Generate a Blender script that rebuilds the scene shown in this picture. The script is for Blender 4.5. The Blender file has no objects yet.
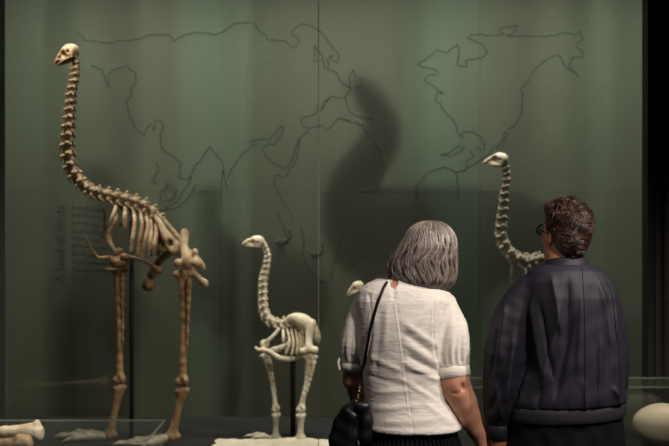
import bpy, bmesh, math, random
import numpy as np
from mathutils import Vector, Matrix, Euler
from mathutils.bvhtree import BVHTree
random.seed(7)
S = bpy.context.scene
COL = S.collection
PI = math.pi
F = 929.2                       # focal length in pixels: 50 mm on a 36 mm sensor at 669 px
CAMZ = 1.6
def P(px, py, D):               # where a point of the photograph at distance D lies in the room
    return Vector(((px-334.5)/F*D, D, CAMZ-(py-223)/F*D))

# ---------------------------------------------------------------- camera, world, lights, exposure
cam = bpy.data.cameras.new('camera'); camo = bpy.data.objects.new('camera', cam); COL.objects.link(camo)
cam.lens = 50; cam.sensor_width = 36; camo.location = (0, 0, CAMZ); camo.rotation_euler = (PI/2, 0, 0)
cam.clip_start = .05; cam.clip_end = 60
cam.dof.use_dof = True; cam.dof.focus_distance = 3.42; cam.dof.aperture_fstop = 2.4
S.camera = camo
S.view_settings.view_transform = 'Standard'; S.view_settings.look = 'None'
S.view_settings.gamma = 1; S.view_settings.exposure = 0.0
try: S.view_settings.use_curve_mapping = False
except Exception: pass
w = bpy.data.worlds.new('world'); S.world = w; w.use_nodes = True
w.node_tree.nodes['Background'].inputs[0].default_value = (.05, .055, .05, 1)
w.node_tree.nodes['Background'].inputs[1].default_value = .3
def area(name, loc, target, sx, sy, power, col, spread=180):
    l = bpy.data.lights.new(name, 'AREA'); l.shape = 'RECTANGLE'; l.size = sx; l.size_y = sy
    l.energy = power; l.color = col; l.spread = math.radians(spread)
    o = bpy.data.objects.new(name, l); COL.objects.link(o); o.location = loc
    o.rotation_euler = (Vector(target)-Vector(loc)).to_track_quat('-Z', 'Y').to_euler()
    return o
def spot(name, loc, target, power, col, ang=40, size=.05, blend=.6):
    l = bpy.data.lights.new(name, 'SPOT'); l.energy = power; l.color = col
    l.spot_size = math.radians(ang); l.spot_blend = blend; l.shadow_soft_size = size
    o = bpy.data.objects.new(name, l); COL.objects.link(o); o.location = loc
    o.rotation_euler = (Vector(target)-Vector(loc)).to_track_quat('-Z', 'Y').to_euler()
    return o
WARM = (1, .80, .60)
spot('room_track_light_a', (1.55, 1.2, 3.42), (.25, 3.4, 1.25), 265, (1, .88, .78), 50, .12)
spot('room_track_light_c', (2.55, 2.3, 3.35), (.32, 3.4, 1.4), 260, (1, .87, .76), 40, .08)
spot('room_fill_light_b', (-.35, 2.2, 3.35), (.2, 3.4, 1.1), 26, (1, .88, .80), 60, .25)  # unseen fill lamp, added to brighten the visitors from above
spot('case_spot_a', (-1.75, 4.45, 3.35), (-1.12, 5.0, 1.6), 95, (1, .86, .70), 62, .05)
spot('case_spot_b', (.1, 4.45, 3.35), (-.25, 5.0, 1.1), 80, (1, .86, .66), 40, .05)
spot('case_spot_c', (.75, 4.4, 3.35), (.95, 5.0, 1.8), 60, (1, .90, .74), 45, .05)
spot('egg_spot', (1.95, 3.99, 3.3), (1.43, 4.02, .72), 190, (1, .88, .72), 14, .06)
spot('bone_spot', (-1.5, 2.9, 3.2), (-1.35, 3.65, .76), 150, (1, .84, .64), 17, .05)
area('screen_wash', (0, 4.85, 3.42), (0, 5.72, 2.1), 4.4, .10, 44, (.97, 1, .95), 120)
area('back_wash', (0, 6.35, 3.42), (0, 7.3, 1.7), 4.6, .2, 31, (.97, 1, .96), 150)

# ---------------------------------------------------------------- materials
def mat(name, col, rough=.6, **k):
    m = bpy.data.materials.new(name); m.use_nodes = True
    nt = m.node_tree; b = nt.nodes['Principled BSDF']
    b.inputs['Base Color'].default_value = (*col, 1); b.inputs['Roughness'].default_value = rough
    b.inputs['Metallic'].default_value = k.get('metal', 0)
    b.inputs['Specular IOR Level'].default_value = k.get('spec', .5)
    if k.get('sss'):
        b.inputs['Subsurface Weight'].default_value = k['sss']; b.inputs['Subsurface Scale'].default_value = .01
    if k.get('sheen'): b.inputs['Sheen Weight'].default_value = k['sheen']
    tc = nt.nodes.new('ShaderNodeTexCoord')
    co = tc.outputs['Object']
    if k.get('col2'):
        mp = nt.nodes.new('ShaderNodeMapping'); nt.links.new(co, mp.inputs[0]); mp.inputs['Scale'].default_value = k.get('cscale', (1, 1, 1))
        n = nt.nodes.new('ShaderNodeTexNoise'); n.inputs['Scale'].default_value = k.get('ns', 12); n.inputs['Detail'].default_value = 5
        nt.links.new(mp.outputs[0], n.inputs['Vector'])
        r = nt.nodes.new('ShaderNodeValToRGB'); r.color_ramp.elements[0].position = k.get('r0', .35); r.color_ramp.elements[1].position = k.get('r1', .65)
        r.color_ramp.elements[0].color = (*col, 1); r.color_ramp.elements[1].color = (*k['col2'], 1)
        nt.links.new(n.outputs['Fac'], r.inputs[0]); nt.links.new(r.outputs[0], b.inputs['Base Color'])
    if k.get('bump'):
        mp = nt.nodes.new('ShaderNodeMapping'); nt.links.new(co, mp.inputs[0]); mp.inputs['Scale'].default_value = k.get('bscale', (1, 1, 1))
        n = nt.nodes.new('ShaderNodeTexNoise'); n.inputs['Scale'].default_value = k.get('bs', 60); n.inputs['Detail'].default_value = 4
        nt.links.new(mp.outputs[0], n.inputs['Vector'])
        bp = nt.nodes.new('ShaderNodeBump'); bp.inputs['Strength'].default_value = k['bump']; bp.inputs['Distance'].default_value = k.get('bd', .01)
        nt.links.new(n.outputs['Fac'], bp.inputs['Height']); nt.links.new(bp.outputs[0], b.inputs['Normal'])
    return m
def glassy(name, tint, refl, haze=None, hazecol=(.5, .6, .5)):
    """thin pane: transparent, a little mirror, optional haze (diffuse)"""
    m = bpy.data.materials.new(name); m.use_nodes = True; nt = m.node_tree; nt.nodes.clear()
    out = nt.nodes.new('ShaderNodeOutputMaterial'); t = nt.nodes.new('ShaderNodeBsdfTransparent'); t.inputs[0].default_value = (*tint, 1)
    g = nt.nodes.new('ShaderNodeBsdfGlossy'); g.inputs['Roughness'].default_value = .02
    last = t
    if haze:
        d = nt.nodes.new('ShaderNodeBsdfDiffuse'); d.inputs[0].default_value = (*hazecol, 1)
        mx = nt.nodes.new('ShaderNodeMixShader'); mx.inputs[0].default_value = haze
        nt.links.new(t.outputs[0], mx.inputs[1]); nt.links.new(d.outputs[0], mx.inputs[2]); last = mx
    mx = nt.nodes.new('ShaderNodeMixShader'); mx.inputs[0].default_value = refl
    nt.links.new(last.outputs[0], mx.inputs[1]); nt.links.new(g.outputs[0], mx.inputs[2])
    nt.links.new(mx.outputs[0], out.inputs[0])
    return m
M = {}
M['bone_brown'] = mat('bone_brown', (.21, .118, .055), .55, col2=(.37, .23, .12), ns=14, r0=.42, r1=.6, bump=.6, bs=55, bd=.008)
M['bone_spine'] = mat('bone_spine', (.28, .175, .09), .55, col2=(.60, .44, .28), ns=18, r0=.38, r1=.6, bump=.6, bs=60, bd=.005)
M['bone_cream'] = mat('bone_cream', (.62, .51, .37), .55, col2=(.82, .74, .60), ns=24, r0=.4, r1=.6, bump=.5, bs=70, bd=.006)
M['bone_grey'] = mat('bone_grey', (.22, .18, .13), .6, col2=(.55, .48, .37), ns=22, bump=.3, bs=60, bd=.005)
M['bone_foot'] = mat('bone_foot', (.20, .165, .12), .6, col2=(.38, .32, .24), ns=30, bump=.3, bs=60, bd=.004)
M['steel_dark'] = mat('steel_dark', (.006, .007, .007), .5)
M['frame_dark'] = mat('frame_dark', (.040, .036, .037), .55, bump=.1, bs=30)
M['floor'] = mat('floor', (.03, .028, .026), .45, bump=.1, bs=20)
M['room'] = mat('room', (.022, .022, .022), .8, bump=.1, bs=15)
M['ceiling'] = mat('ceiling', (.012, .012, .012), .85)
M['dais'] = mat('dais', (.012, .012, .010), .75, bump=.2, bs=40)
M['slab'] = mat('slab', (.62, .55, .44), .85, col2=(.74, .67, .56), ns=14, bump=.6, bs=24, bd=.02)
M['ink'] = mat('ink', (.030, .034, .026), .7)
M['egg'] = mat('egg', (.66, .56, .40), .5, col2=(.72, .63, .48), ns=5, bump=.06, bs=160)
M['feather'] = mat('feather', (.008, .0065, .006), .9, col2=(.018, .014, .011), ns=26, cscale=(1, 1, .35), bump=.6, bs=40, bd=.02)
M['horn'] = mat('horn', (.04, .03, .022), .6)
M['skin_w'] = mat('skin_w', (.52, .245, .155), .5, sss=.12, col2=(.62, .32, .215), ns=14, bump=.12, bs=120, bd=.003)
M['skin_m'] = mat('skin_m', (.46, .195, .10), .5, sss=.12, col2=(.55, .26, .145), ns=14, bump=.1, bs=120, bd=.003)
M['blouse'] = mat('blouse', (.76, .72, .67), .85, col2=(.84, .80, .75), ns=30, cscale=(.5, .5, 3), bump=.30, bs=26, bscale=(1, 1, 5), bd=.005, sheen=.2)
M['cuff'] = mat('cuff', (.82, .78, .73), .85, bump=.4, bs=40, bscale=(1, 1, 3), bd=.004)
M['jacket'] = mat('jacket', (.019, .018, .030), .60, bump=.14, bs=180, bd=.002, spec=.33)
M['jacket_rib'] = mat('jacket_rib', (.024, .023, .033), .65, bump=.5, bs=70, bscale=(3, 3, .15), bd=.004)
M['black_cloth'] = mat('black_cloth', (.006, .006, .008), .9, bump=.2, bs=90, bd=.003, spec=.15)
M['leather'] = mat('leather', (.005, .005, .006), .42, bump=.25, bs=60, bd=.003)
M['gold'] = mat('gold', (.75, .52, .22), .25, metal=1)
M['plastic_black'] = mat('plastic_black', (.008, .008, .009), .25)
M['lens'] = glassy('lens', (.93, .95, .95), .08)
M['eye'] = mat('eye', (.6, .58, .55), .2)
M['iris'] = mat('iris', (.03, .018, .01), .2)
M['lips'] = mat('lips', (.36, .12, .10), .45)
M['glass'] = glassy('glass', (.97, .985, .97), .035)
M['acrylic'] = glassy('acrylic', (.965, .98, .97), .04, .012, (.6, .65, .6))
M['acrylic_edge'] = glassy('acrylic_edge', (.55, .6, .55), .12, .42, (.42, .47, .40))
M['silicone'] = mat('silicone', (.17, .18, .15), .5)
def hairmat(name, c0, c1):
    m = bpy.data.materials.new(name); m.use_nodes = True; nt = m.node_tree; b = nt.nodes['Principled BSDF']
    a = nt.nodes.new('ShaderNodeAttribute'); a.attribute_name = 'strand'
    r = nt.nodes.new('ShaderNodeValToRGB'); r.color_ramp.elements[0].color = (*c0, 1); r.color_ramp.elements[1].color = (*c1, 1)
    nt.links.new(a.outputs['Fac'], r.inputs[0]); nt.links.new(r.outputs[0], b.inputs['Base Color'])
    b.inputs['Roughness'].default_value = .42; b.inputs['Specular IOR Level'].default_value = .6
    return m
M['hair_w'] = hairmat('hair_w', (.030, .020, .018), (.46, .39, .35))
M['hair_m'] = hairmat('hair_m', (.016, .008, .006), (.135, .050, .028))

# the green screen: upright streaks of light, and faint panel edges, put into its greens
def screenmat(name, haze):
    m = bpy.data.materials.new(name); m.use_nodes = True; nt = m.node_tree; nt.nodes.clear(); L = nt.links.new
    out = nt.nodes.new('ShaderNodeOutputMaterial')
    tc = nt.nodes.new('ShaderNodeTexCoord'); sp = nt.nodes.new('ShaderNodeSeparateXYZ'); L(tc.outputs['Object'], sp.inputs[0])
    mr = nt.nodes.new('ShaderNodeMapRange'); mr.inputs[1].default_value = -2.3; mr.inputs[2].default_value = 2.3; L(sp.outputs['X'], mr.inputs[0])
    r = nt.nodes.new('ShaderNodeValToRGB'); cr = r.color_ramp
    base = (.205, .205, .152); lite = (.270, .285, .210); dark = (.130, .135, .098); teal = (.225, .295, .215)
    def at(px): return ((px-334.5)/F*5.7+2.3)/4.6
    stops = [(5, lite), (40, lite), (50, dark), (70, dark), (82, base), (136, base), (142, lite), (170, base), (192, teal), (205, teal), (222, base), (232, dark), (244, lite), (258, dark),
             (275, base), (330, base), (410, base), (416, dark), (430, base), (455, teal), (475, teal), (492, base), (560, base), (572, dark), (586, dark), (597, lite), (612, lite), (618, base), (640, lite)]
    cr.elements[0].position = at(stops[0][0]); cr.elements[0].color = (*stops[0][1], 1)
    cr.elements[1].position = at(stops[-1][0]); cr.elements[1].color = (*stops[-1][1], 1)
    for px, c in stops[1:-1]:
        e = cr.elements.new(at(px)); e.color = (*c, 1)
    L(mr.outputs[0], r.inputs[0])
    d = nt.nodes.new('ShaderNodeBsdfDiffuse'); L(r.outputs[0], d.inputs[0])
    t = nt.nodes.new('ShaderNodeBsdfTransparent'); t.inputs[0].default_value = (.80, .84, .78, 1)
    mx = nt.nodes.new('ShaderNodeMixShader'); mx.inputs[0].default_value = haze
    rf = nt.nodes.new('ShaderNodeBsdfRefraction'); rf.inputs['Color'].default_value = (.86, .875, .84, 1); rf.inputs['IOR'].default_value = 1.3; rf.inputs['Roughness'].default_value = .36
    m2 = nt.nodes.new('ShaderNodeMixShader'); m2.inputs[0].default_value = .8 if haze < 1 else 0
    L(t.outputs[0], m2.inputs[1]); L(rf.outputs[0], m2.inputs[2])
    L(m2.outputs[0], mx.inputs[1]); L(d.outputs[0], mx.inputs[2]); L(mx.outputs[0], out.inputs[0])
    return m
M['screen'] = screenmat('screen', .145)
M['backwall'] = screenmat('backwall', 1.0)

# ---------------------------------------------------------------- helpers
def mesh_from(name, V, Fc, smooth=True):
    me = bpy.data.meshes.new(name)
    me.from_pydata([tuple(v) for v in V] if not isinstance(V, np.ndarray) else V.tolist(), [], Fc if not isinstance(Fc, np.ndarray) else Fc.tolist())
    me.update()
    if smooth: me.polygons.foreach_set('use_smooth', np.ones(len(me.polygons), dtype=bool))
    return me
def link(name, me, m=None, parent=None, label=None):
    o = bpy.data.objects.new(name, me); COL.objects.link(o)
    if m and len(me.materials) == 0: me.materials.append(m)
    if parent: o.parent = parent
    if label: o['label'] = label
    return o
def tag(o, label, cat, group=None, kind=None):
    o['label'] = label; o['category'] = cat
    if group: o['group'] = group
    if kind: o['kind'] = kind
    return o
def thing(name, label, cat, loc, group=None):
    o = bpy.data.objects.new(name, None); COL.objects.link(o); o.location = loc; o.empty_display_size = .1
    return tag(o, label, cat, group)
class MB:
    def __init__(s): s.V = []; s.F = []
    def add(s, V, Fc):
        n = len(s.V); s.V += [tuple(v) for v in V]; s.F += [tuple(i+n for i in f) for f in Fc]
    def box(s, lo, hi):
        x0, y0, z0 = lo; x1, y1, z1 = hi
        s.add([(x0,y0,z0),(x1,y0,z0),(x1,y1,z0),(x0,y1,z0),(x0,y0,z1),(x1,y0,z1),(x1,y1,z1),(x0,y1,z1)],
              [(0,3,2,1),(4,5,6,7),(0,1,5,4),(1,2,6,5),(2,3,7,6),(3,0,4,7)]); return s
    def tube(s, pts, radii, n=10, caps=True, flat=1.0, up=None):
        pts = [Vector(p) for p in pts]
        if not hasattr(radii, '__len__'): radii = [radii]*len(pts)
        rings = []; prev = None
        for i, p in enumerate(pts):
            t = (pts[min(i+1, len(pts)-1)]-pts[max(i-1, 0)]).normalized()
            if prev is None:
                a = Vector(up) if up else (Vector((0, 0, 1)) if abs(t.z) < .9 else Vector((1, 0, 0)))
                u = (a - t*a.dot(t)).normalized()
            else: u = (prev - t*prev.dot(t)).normalized()
            prev = u; v = t.cross(u)
            rings.append([p + radii[i]*(u*math.cos(2*PI*k/n)+v*flat*math.sin(2*PI*k/n)) for k in range(n)])
        V = [v for r in rings for v in r]
        Fc = [(i*n+k, i*n+(k+1) % n, (i+1)*n+(k+1) % n, (i+1)*n+k) for i in range(len(pts)-1) for k in range(n)]
        if caps: Fc += [tuple(range(n))[::-1], tuple((len(pts)-1)*n+k for k in range(n))]
        s.add(V, Fc); return s
    def build(s, name, m, parent=None, smooth=True, origin=None, label=None):
        V = s.V
        if origin is not None: V = [Vector(v)-Vector(origin) for v in V]
        me = mesh_from(name, V, s.F, smooth)
        o = link(name, me, m, parent, label)
        if origin is not None and parent is None: o.location = origin
        return o
def bevel(o, wdt=.004, seg=2):
    b = o.modifiers.new('b', 'BEVEL'); b.width = wdt; b.segments = seg; b.limit_method = 'ANGLE'; return o
def smooth_path(pts, n=8):
    pts = [Vector(p) for p in pts]
    if len(pts) < 3: return pts
    out = []
    for i in range(len(pts)-1):
        p0 = pts[max(i-1, 0)]; p1 = pts[i]; p2 = pts[i+1]; p3 = pts[min(i+2, len(pts)-1)]
        for k in range(n):
            t = k/n
            out.append(.5*((2*p1)+(-p0+p2)*t+(2*p0-5*p1+4*p2-p3)*t*t+(-p0+3*p1-3*p2+p3)*t*t*t))
    out.append(pts[-1]); return out

# implicit surfaces: primitives blended together and meshed with surface nets, so every body or bone is one continuous skin
def surface_nets(val, org, res):
    s = val < 0
    nx, ny, nz = val.shape
    acc = np.zeros((nx-1, ny-1, nz-1), dtype=np.int8)
    for i in (0, 1):
        for j in (0, 1):
            for k in (0, 1):
                acc += s[i:nx-1+i, j:ny-1+j, k:nz-1+k]
    act = (acc > 0) & (acc < 8)
    I = np.argwhere(act); idx = -np.ones(acc.shape, dtype=np.int64); idx[act] = np.arange(len(I))
    pos = np.zeros((len(I), 3)); cnt = np.zeros(len(I))
    C = [(i, j, k) for i in (0, 1) for j in (0, 1) for k in (0, 1)]
    for a in C:
        for ax in range(3):
            if a[ax] == 0:
                b = list(a); b[ax] = 1
                va = val[I[:, 0]+a[0], I[:, 1]+a[1], I[:, 2]+a[2]]; vb = val[I[:, 0]+b[0], I[:, 1]+b[1], I[:, 2]+b[2]]
                cr = (va < 0) != (vb < 0)
                t = np.where(cr, va/np.where(cr, va-vb, 1), 0)
                q = np.array(a, float)[None, :].repeat(len(I), 0); q[:, ax] += t
                pos += q*cr[:, None]; cnt += cr
    V = (I+pos/cnt[:, None])*res+np.array(org)
    Q = []
    for ax in range(3):
        b1, b2 = (ax+1) % 3, (ax+2) % 3
        sl0 = [slice(None)]*3; sl1 = [slice(None)]*3
        sl0[ax] = slice(0, -1); sl1[ax] = slice(1, None)
        A = s[tuple(sl0)]; B = s[tuple(sl1)]
        E = np.argwhere(A != B)
        ok = (E[:, b1] > 0) & (E[:, b2] > 0) & (E[:, b1] < val.shape[b1]-1) & (E[:, b2] < val.shape[b2]-1)
        E = E[ok]
        def cell(d1, d2):
            c = E.copy(); c[:, b1] -= d1; c[:, b2] -= d2
            return idx[c[:, 0], c[:, 1], c[:, 2]]
        q = np.stack([cell(1, 1), cell(0, 1), cell(0, 0), cell(1, 0)], 1)
        ins = A[E[:, 0], E[:, 1], E[:, 2]]
        q = np.where(ins[:, None], q, q[:, ::-1])
        Q.append(q)
    return V, np.concatenate(Q)
class SDF:
    def __init__(s): s.p = []
    def add(s, fn, lo, hi, k=.01, op='u'): s.p.append((fn, np.array(lo, float), np.array(hi, float), k, op)); return s
    def cap(s, a, b, ra, rb=None, k=.01, op='u', clip=None):
        rb = ra if rb is None else rb
        a = np.array(a, float); b = np.array(b, float); ab = b-a; L = max(float(ab@ab), 1e-12); R = max(ra, rb)
        def fn(X, Y, Z):
            x, y, z = X-a[0], Y-a[1], Z-a[2]
            t = np.clip((x*ab[0]+y*ab[1]+z*ab[2])/L, 0, 1)
            d = np.sqrt((x-t*ab[0])**2+(y-t*ab[1])**2+(z-t*ab[2])**2)-(ra+(rb-ra)*t)
            if clip is not None: d = np.maximum(d, (X-clip[0][0])*clip[1][0]+(Y-clip[0][1])*clip[1][1]+(Z-clip[0][2])*clip[1][2])
            return d
        return s.add(fn, np.minimum(a, b)-R, np.maximum(a, b)+R, k, op)
    def chain(s, pts, radii, k=.01, n=0, op='u', clip=None):
        if n:
            q = smooth_path([Vector((*p, 0))[:3] for p in pts], n); rr = []
            for i in range(len(radii)-1):
                rr += [radii[i]+(radii[i+1]-radii[i])*j/n for j in range(n)]
            rr.append(radii[-1]); pts, radii = q, rr
        for i in range(len(pts)-1): s.cap(pts[i], pts[i+1], radii[i], radii[i+1], k, op, clip)
        return s
    def ell(s, c, r, R=None, k=.01, op='u'):
        c = np.array(c, float); r = np.array(r, float); Rm = np.array(R) if R is not None else np.eye(3); m = r.max()
        def fn(X, Y, Z):
            x, y, z = X-c[0], Y-c[1], Z-c[2]
            u = (Rm[0, 0]*x+Rm[1, 0]*y+Rm[2, 0]*z)/r[0]; v = (Rm[0, 1]*x+Rm[1, 1]*y+Rm[2, 1]*z)/r[1]; q = (Rm[0, 2]*x+Rm[1, 2]*y+Rm[2, 2]*z)/r[2]
            k0 = np.sqrt(u*u+v*v+q*q); k1 = np.sqrt((u/r[0])**2+(v/r[1])**2+(q/r[2])**2)
            return k0*(k0-1)/np.maximum(k1, 1e-9)
        return s.add(fn, c-m, c+m, k, op)
    def loft(s, rows, k=.01, ex=2.2, op='u', yaw=0):
        """rows: (z, cx, cy, rx, ry) from low to high"""
        rows = sorted(rows); T = np.array(rows, float); z0, z1 = T[0, 0], T[-1, 0]; ca, sa = math.cos(yaw), math.sin(yaw)
        def fn(X, Y, Z):
            zz = np.clip(Z, z0, z1)
            cx, cy, rx, ry = [np.interp(zz, T[:, 0], T[:, i]) for i in (1, 2, 3, 4)]
            dx, dy = X-cx, Y-cy
            dx, dy = dx*ca+dy*sa, -dx*sa+dy*ca
            q = ((np.abs(dx)/rx)**ex+(np.abs(dy)/ry)**ex)**(1/ex)
            d = (q-1)*np.minimum(rx, ry)*.9
            dz = np.maximum(Z-z1, z0-Z)
            return np.maximum(d, dz)
        lo = np.array([(T[:, 1]-T[:, 3]).min(), (T[:, 2]-T[:, 4]).min(), z0]); hi = np.array([(T[:, 1]+T[:, 3]).max(), (T[:, 2]+T[:, 4]).max(), z1])
        return s.add(fn, lo-.03, hi+.03, k, op)
    def mesh(s, res, name='m', disp=None, relax=1):
        us = [p for p in s.p if p[4] == 'u']
        lo = np.min([p[1] for p in us], 0)-3*res; hi = np.max([p[2] for p in us], 0)+3*res
        n = np.ceil((hi-lo)/res).astype(int)+1
        val = np.full(n, 1.0)
        ax = [lo[i]+np.arange(n[i])*res for i in range(3)]
        for fn, a, b, k, op in s.p:
            pad = k+3*res
            i0 = np.clip(np.floor((a-pad-lo)/res).astype(int), 0, n-1); i1 = np.clip(np.ceil((b+pad-lo)/res).astype(int)+1, 1, n)
            if np.any(i1 <= i0): continue
            X = ax[0][i0[0]:i1[0], None, None]; Y = ax[1][None, i0[1]:i1[1], None]; Z = ax[2][None, None, i0[2]:i1[2]]
            d = fn(X, Y, Z)
            sub = val[i0[0]:i1[0], i0[1]:i1[1], i0[2]:i1[2]]
            if op == 'u':
                h = np.maximum(k-np.abs(sub-d), 0)/k; r = np.minimum(sub, d)-h*h*k*.25
            elif op == 's':
                h = np.maximum(k-np.abs(sub+d), 0)/k; r = np.maximum(sub, -d)+h*h*k*.25
            else: r = np.maximum(sub, d)
            val[i0[0]:i1[0], i0[1]:i1[1], i0[2]:i1[2]] = r
        V, Q = surface_nets(val, lo, res)
        for _ in range(relax):
            E = np.concatenate([Q[:, [0, 1]], Q[:, [1, 2]], Q[:, [2, 3]], Q[:, [3, 0]]]); A = np.zeros_like(V); c = np.zeros(len(V))
            for j in range(3):
                A[:, j] = np.bincount(E[:, 0], V[E[:, 1], j], len(V))+np.bincount(E[:, 1], V[E[:, 0], j], len(V))
            c = np.bincount(E[:, 0], minlength=len(V))+np.bincount(E[:, 1], minlength=len(V))
            V = V*.5+.5*A/np.maximum(c, 1)[:, None]
        if disp is not None:
            n1 = np.cross(V[Q[:, 2]]-V[Q[:, 0]], V[Q[:, 3]]-V[Q[:, 1]]); N = np.zeros_like(V)
            for i in range(4):
                for j in range(3): N[:, j] += np.bincount(Q[:, i], n1[:, j], len(V))
            N /= np.maximum(np.linalg.norm(N, axis=1), 1e-12)[:, None]
            V = V+N*disp(V, N)[:, None]
        return mesh_from(name, V, Q)
    def build(s, name, res, m, parent=None, disp=None, label=None, relax=1):
        return link(name, s.mesh(res, name, disp, relax), m, parent, label)
def ss(a, b, x):
    t = np.clip((x-a)/(b-a), 0, 1); return t*t*(3-2*t)
def bum(x, c, wd): return np.exp(-((x-c)/wd)**2)

# ---------------------------------------------------------------- the room (structure)
GY = 4.18                       # the long front glass of the display
def struct(name, lo, hi, m):
    c = [(a+b)/2 for a, b in zip(lo, hi)]
    o = MB().box(lo, hi).build(name, m, smooth=False, origin=c); o['kind'] = 'structure'; return o
struct('floor', (-3.2, -2.6, -.1), (3.2, 7.5, 0), M['floor'])
struct('ceiling', (-3.2, -2.6, 3.5), (3.2, 7.5, 3.6), M['ceiling'])
struct('wall_left', (-3.3, -2.6, 0), (-3.2, 7.5, 3.5), M['room'])
struct('wall_right', (3.2, -2.6, 0), (3.3, 7.5, 3.5), M['room'])
struct('wall_rear', (-3.3, -2.7, 0), (3.3, -2.6, 3.5), M['room'])
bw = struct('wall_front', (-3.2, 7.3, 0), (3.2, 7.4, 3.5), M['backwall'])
xl = (5-334.5)/F*(GY+.06); xr = (642-334.5)/F*(GY+.06)
struct('trim_1', (-3.2, GY-.06, 0), (xl, GY+.06, 3.5), M['frame_dark'])          # dark jamb at the left
jamb = MB().box((xr, GY-.02, 0), (3.2, GY+.06, 3.5))
for px in (653, 662):                                                             # two upright reveals on the right jamb
    x = (px-334.5)/F*GY; jamb.box((x, GY-.032, 0), (x+.022, GY-.019, 3.5))
j = jamb.build('trim_2', M['frame_dark'], smooth=False); j['kind'] = 'structure'
struct('trim_3', (xl, GY-.05, 0), (xr, GY+.05, .38), M['frame_dark'])
struct('trim_4', (xl, GY-.05, 3.32), (xr, GY+.05, 3.5), M['frame_dark'])
struct('trim_5', (xl-.3, GY+.07, 0), (xr+.3, 5.66, .42), M['dais'])               # low floor of the display
xs = (318.5-334.5)/F*GY
for i, (a, b) in enumerate(((xl, xs-.002), (xs+.002, xr))):
    o = struct('window_%d' % (i+1), (a, GY-.006, .38), (b, GY+.006, 3.32), M['glass'])
o = struct('trim_6', (xs-.0015, GY-.0065, .38), (xs+.0015, GY+.0065, 3.32), M['silicone'])

# ---------------------------------------------------------------- translucent green screen with the world map
SY = 5.7
scr = thing('map_screen', 'tall translucent green screen printed with a world map outline behind the skeletons', 'screen', (0, SY, 0))
def SP(px, py, off=0): return P(px, py, SY)-Vector((0, SY+off, 0))
edges = [-2.25, SP(221, 0).x, SP(480, 0).x, 2.25]; zs = [.02, SP(0, 192).z, 3.48]
for i in range(3):
    for k in range(2):
        g = .0015
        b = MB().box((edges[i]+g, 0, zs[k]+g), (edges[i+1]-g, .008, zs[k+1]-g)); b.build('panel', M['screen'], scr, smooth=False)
def mapper(ox, oy, sc): return lambda L: [(ox+x/sc, oy+y/sc) for x, y in L]
A1 = mapper(60, 0, 2.125); A2 = mapper(220, 0, 2.973); A3 = mapper(250, 80, 3.187); A4 = mapper(0, 140, 2.973); A5 = mapper(400, 0, 2.23)
lines = [
 A1([(40,70),(55,85),(75,88),(110,92),(130,85),(165,85),(185,75),(210,72),(235,75),(240,88),(262,75),(300,68),(330,75),(350,65),(370,50),(405,48)]),
 A2([(95,66),(110,80),(120,98),(135,105),(140,118),(195,122),(218,145),(235,125),(232,112),(210,105),(218,88),(240,72),(275,78),(310,105),(325,130),(352,158),(350,185),(330,180),(335,165),(318,175),(325,210),(310,200),(305,165),(290,150),(282,130),(278,145),(285,165),(278,185),(290,180)]),
 A2([(325,210),(345,215),(355,235),(375,255),(388,262)]), A2([(388,262),(385,230),(395,205),(402,225),(418,235),(425,250),(400,260)]),
 A2([(388,262),(372,290),(345,290),(330,285),(300,330),(305,305),(330,290)]), A2([(372,290),(385,330),(405,345),(430,350),(455,352)]),
 A2([(290,310),(285,335),(270,345),(240,350),(245,370),(262,380),(290,375),(305,372),(312,388),(330,380),(350,350),(375,355),(400,365),(430,370)]),
 A3([(280,120),(330,135),(360,145),(385,180),(415,220),(425,260),(435,280),(415,320),(405,345),(375,355),(335,345)]),
 A3([(0,195),(30,190),(60,190),(85,165),(107,143),(105,165),(80,205),(45,208),(40,225),(60,255),(85,270),(110,283),(125,270),(145,225),(155,190),(185,160)]),
 A3([(150,240),(140,270),(110,310),(80,300),(80,340),(110,390),(145,446)]), A3([(160,190),(150,240)]),
 A1([(65,140),(90,148),(95,165),(105,190),(102,165),(110,150),(140,140),(160,155),(162,178),(150,185),(152,205),(142,215),(145,240),(160,270),(180,290),(185,270),(195,265),(200,280),(205,255),(215,255),(220,270),(212,290),(215,315),(230,325),(245,335),(258,350),(250,375),(270,382),(280,370),(275,390),(262,405),(250,430),(220,440)]),
 A1([(205,345),(210,360),(195,385),(205,390)]), A1([(280,370),(290,350),(310,325),(320,312),(330,325),(345,345),(350,375),(355,405)]),
 A1([(355,380),(365,360),(385,330),(400,315),(420,305)]), A1([(215,405),(235,390),(248,405),(235,425),(215,430),(215,405)]),
 A4([(455,125),(470,130)]), A4([(490,125),(500,150),(520,150),(525,170),(500,180),(485,150)]), A4([(580,135),(560,175),(530,200),(490,208),(450,205),(410,190)]),
 A5([(40,145),(60,130),(80,112),(105,118),(125,98),(133,105),(130,130),(128,145),(150,150),(148,132),(180,130),(195,118),(185,100),(150,85),(160,76),(215,80),(235,78),(218,70),(230,60),(262,58),(250,75),(238,80),(340,80),(360,73),(390,76),(402,68),(408,90),(395,97),(392,105),(405,110),(408,130),(395,125),(380,130)]),
 A5([(40,145),(60,152),(82,155),(85,165),(62,168),(55,180),(75,192),(98,210),(85,205),(78,225),(90,232),(105,255),(120,270),(130,300),(140,312),(135,295),(165,293),(185,310),(188,335),(165,330)]),
 A5([(90,345),(110,340),(130,325),(145,330),(115,350),(90,345)]), A5([(155,335),(165,350),(150,358),(145,380),(125,385),(130,410),(130,446)]),
 A5([(35,446),(38,415),(60,385),(100,372),(115,378),(125,385),(150,375),(190,350),(215,325)]),
 A5([(215,335),(235,295),(242,300),(225,330)]), A5([(240,290),(260,275),(272,250),(272,205),(268,200),(285,180),(300,155),(330,130),(350,122)]),
 A5([(350,122),(358,130),(370,150),(400,170),(375,148),(385,130)]),
]
mb = MB()
rj = random.Random(3)
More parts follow.
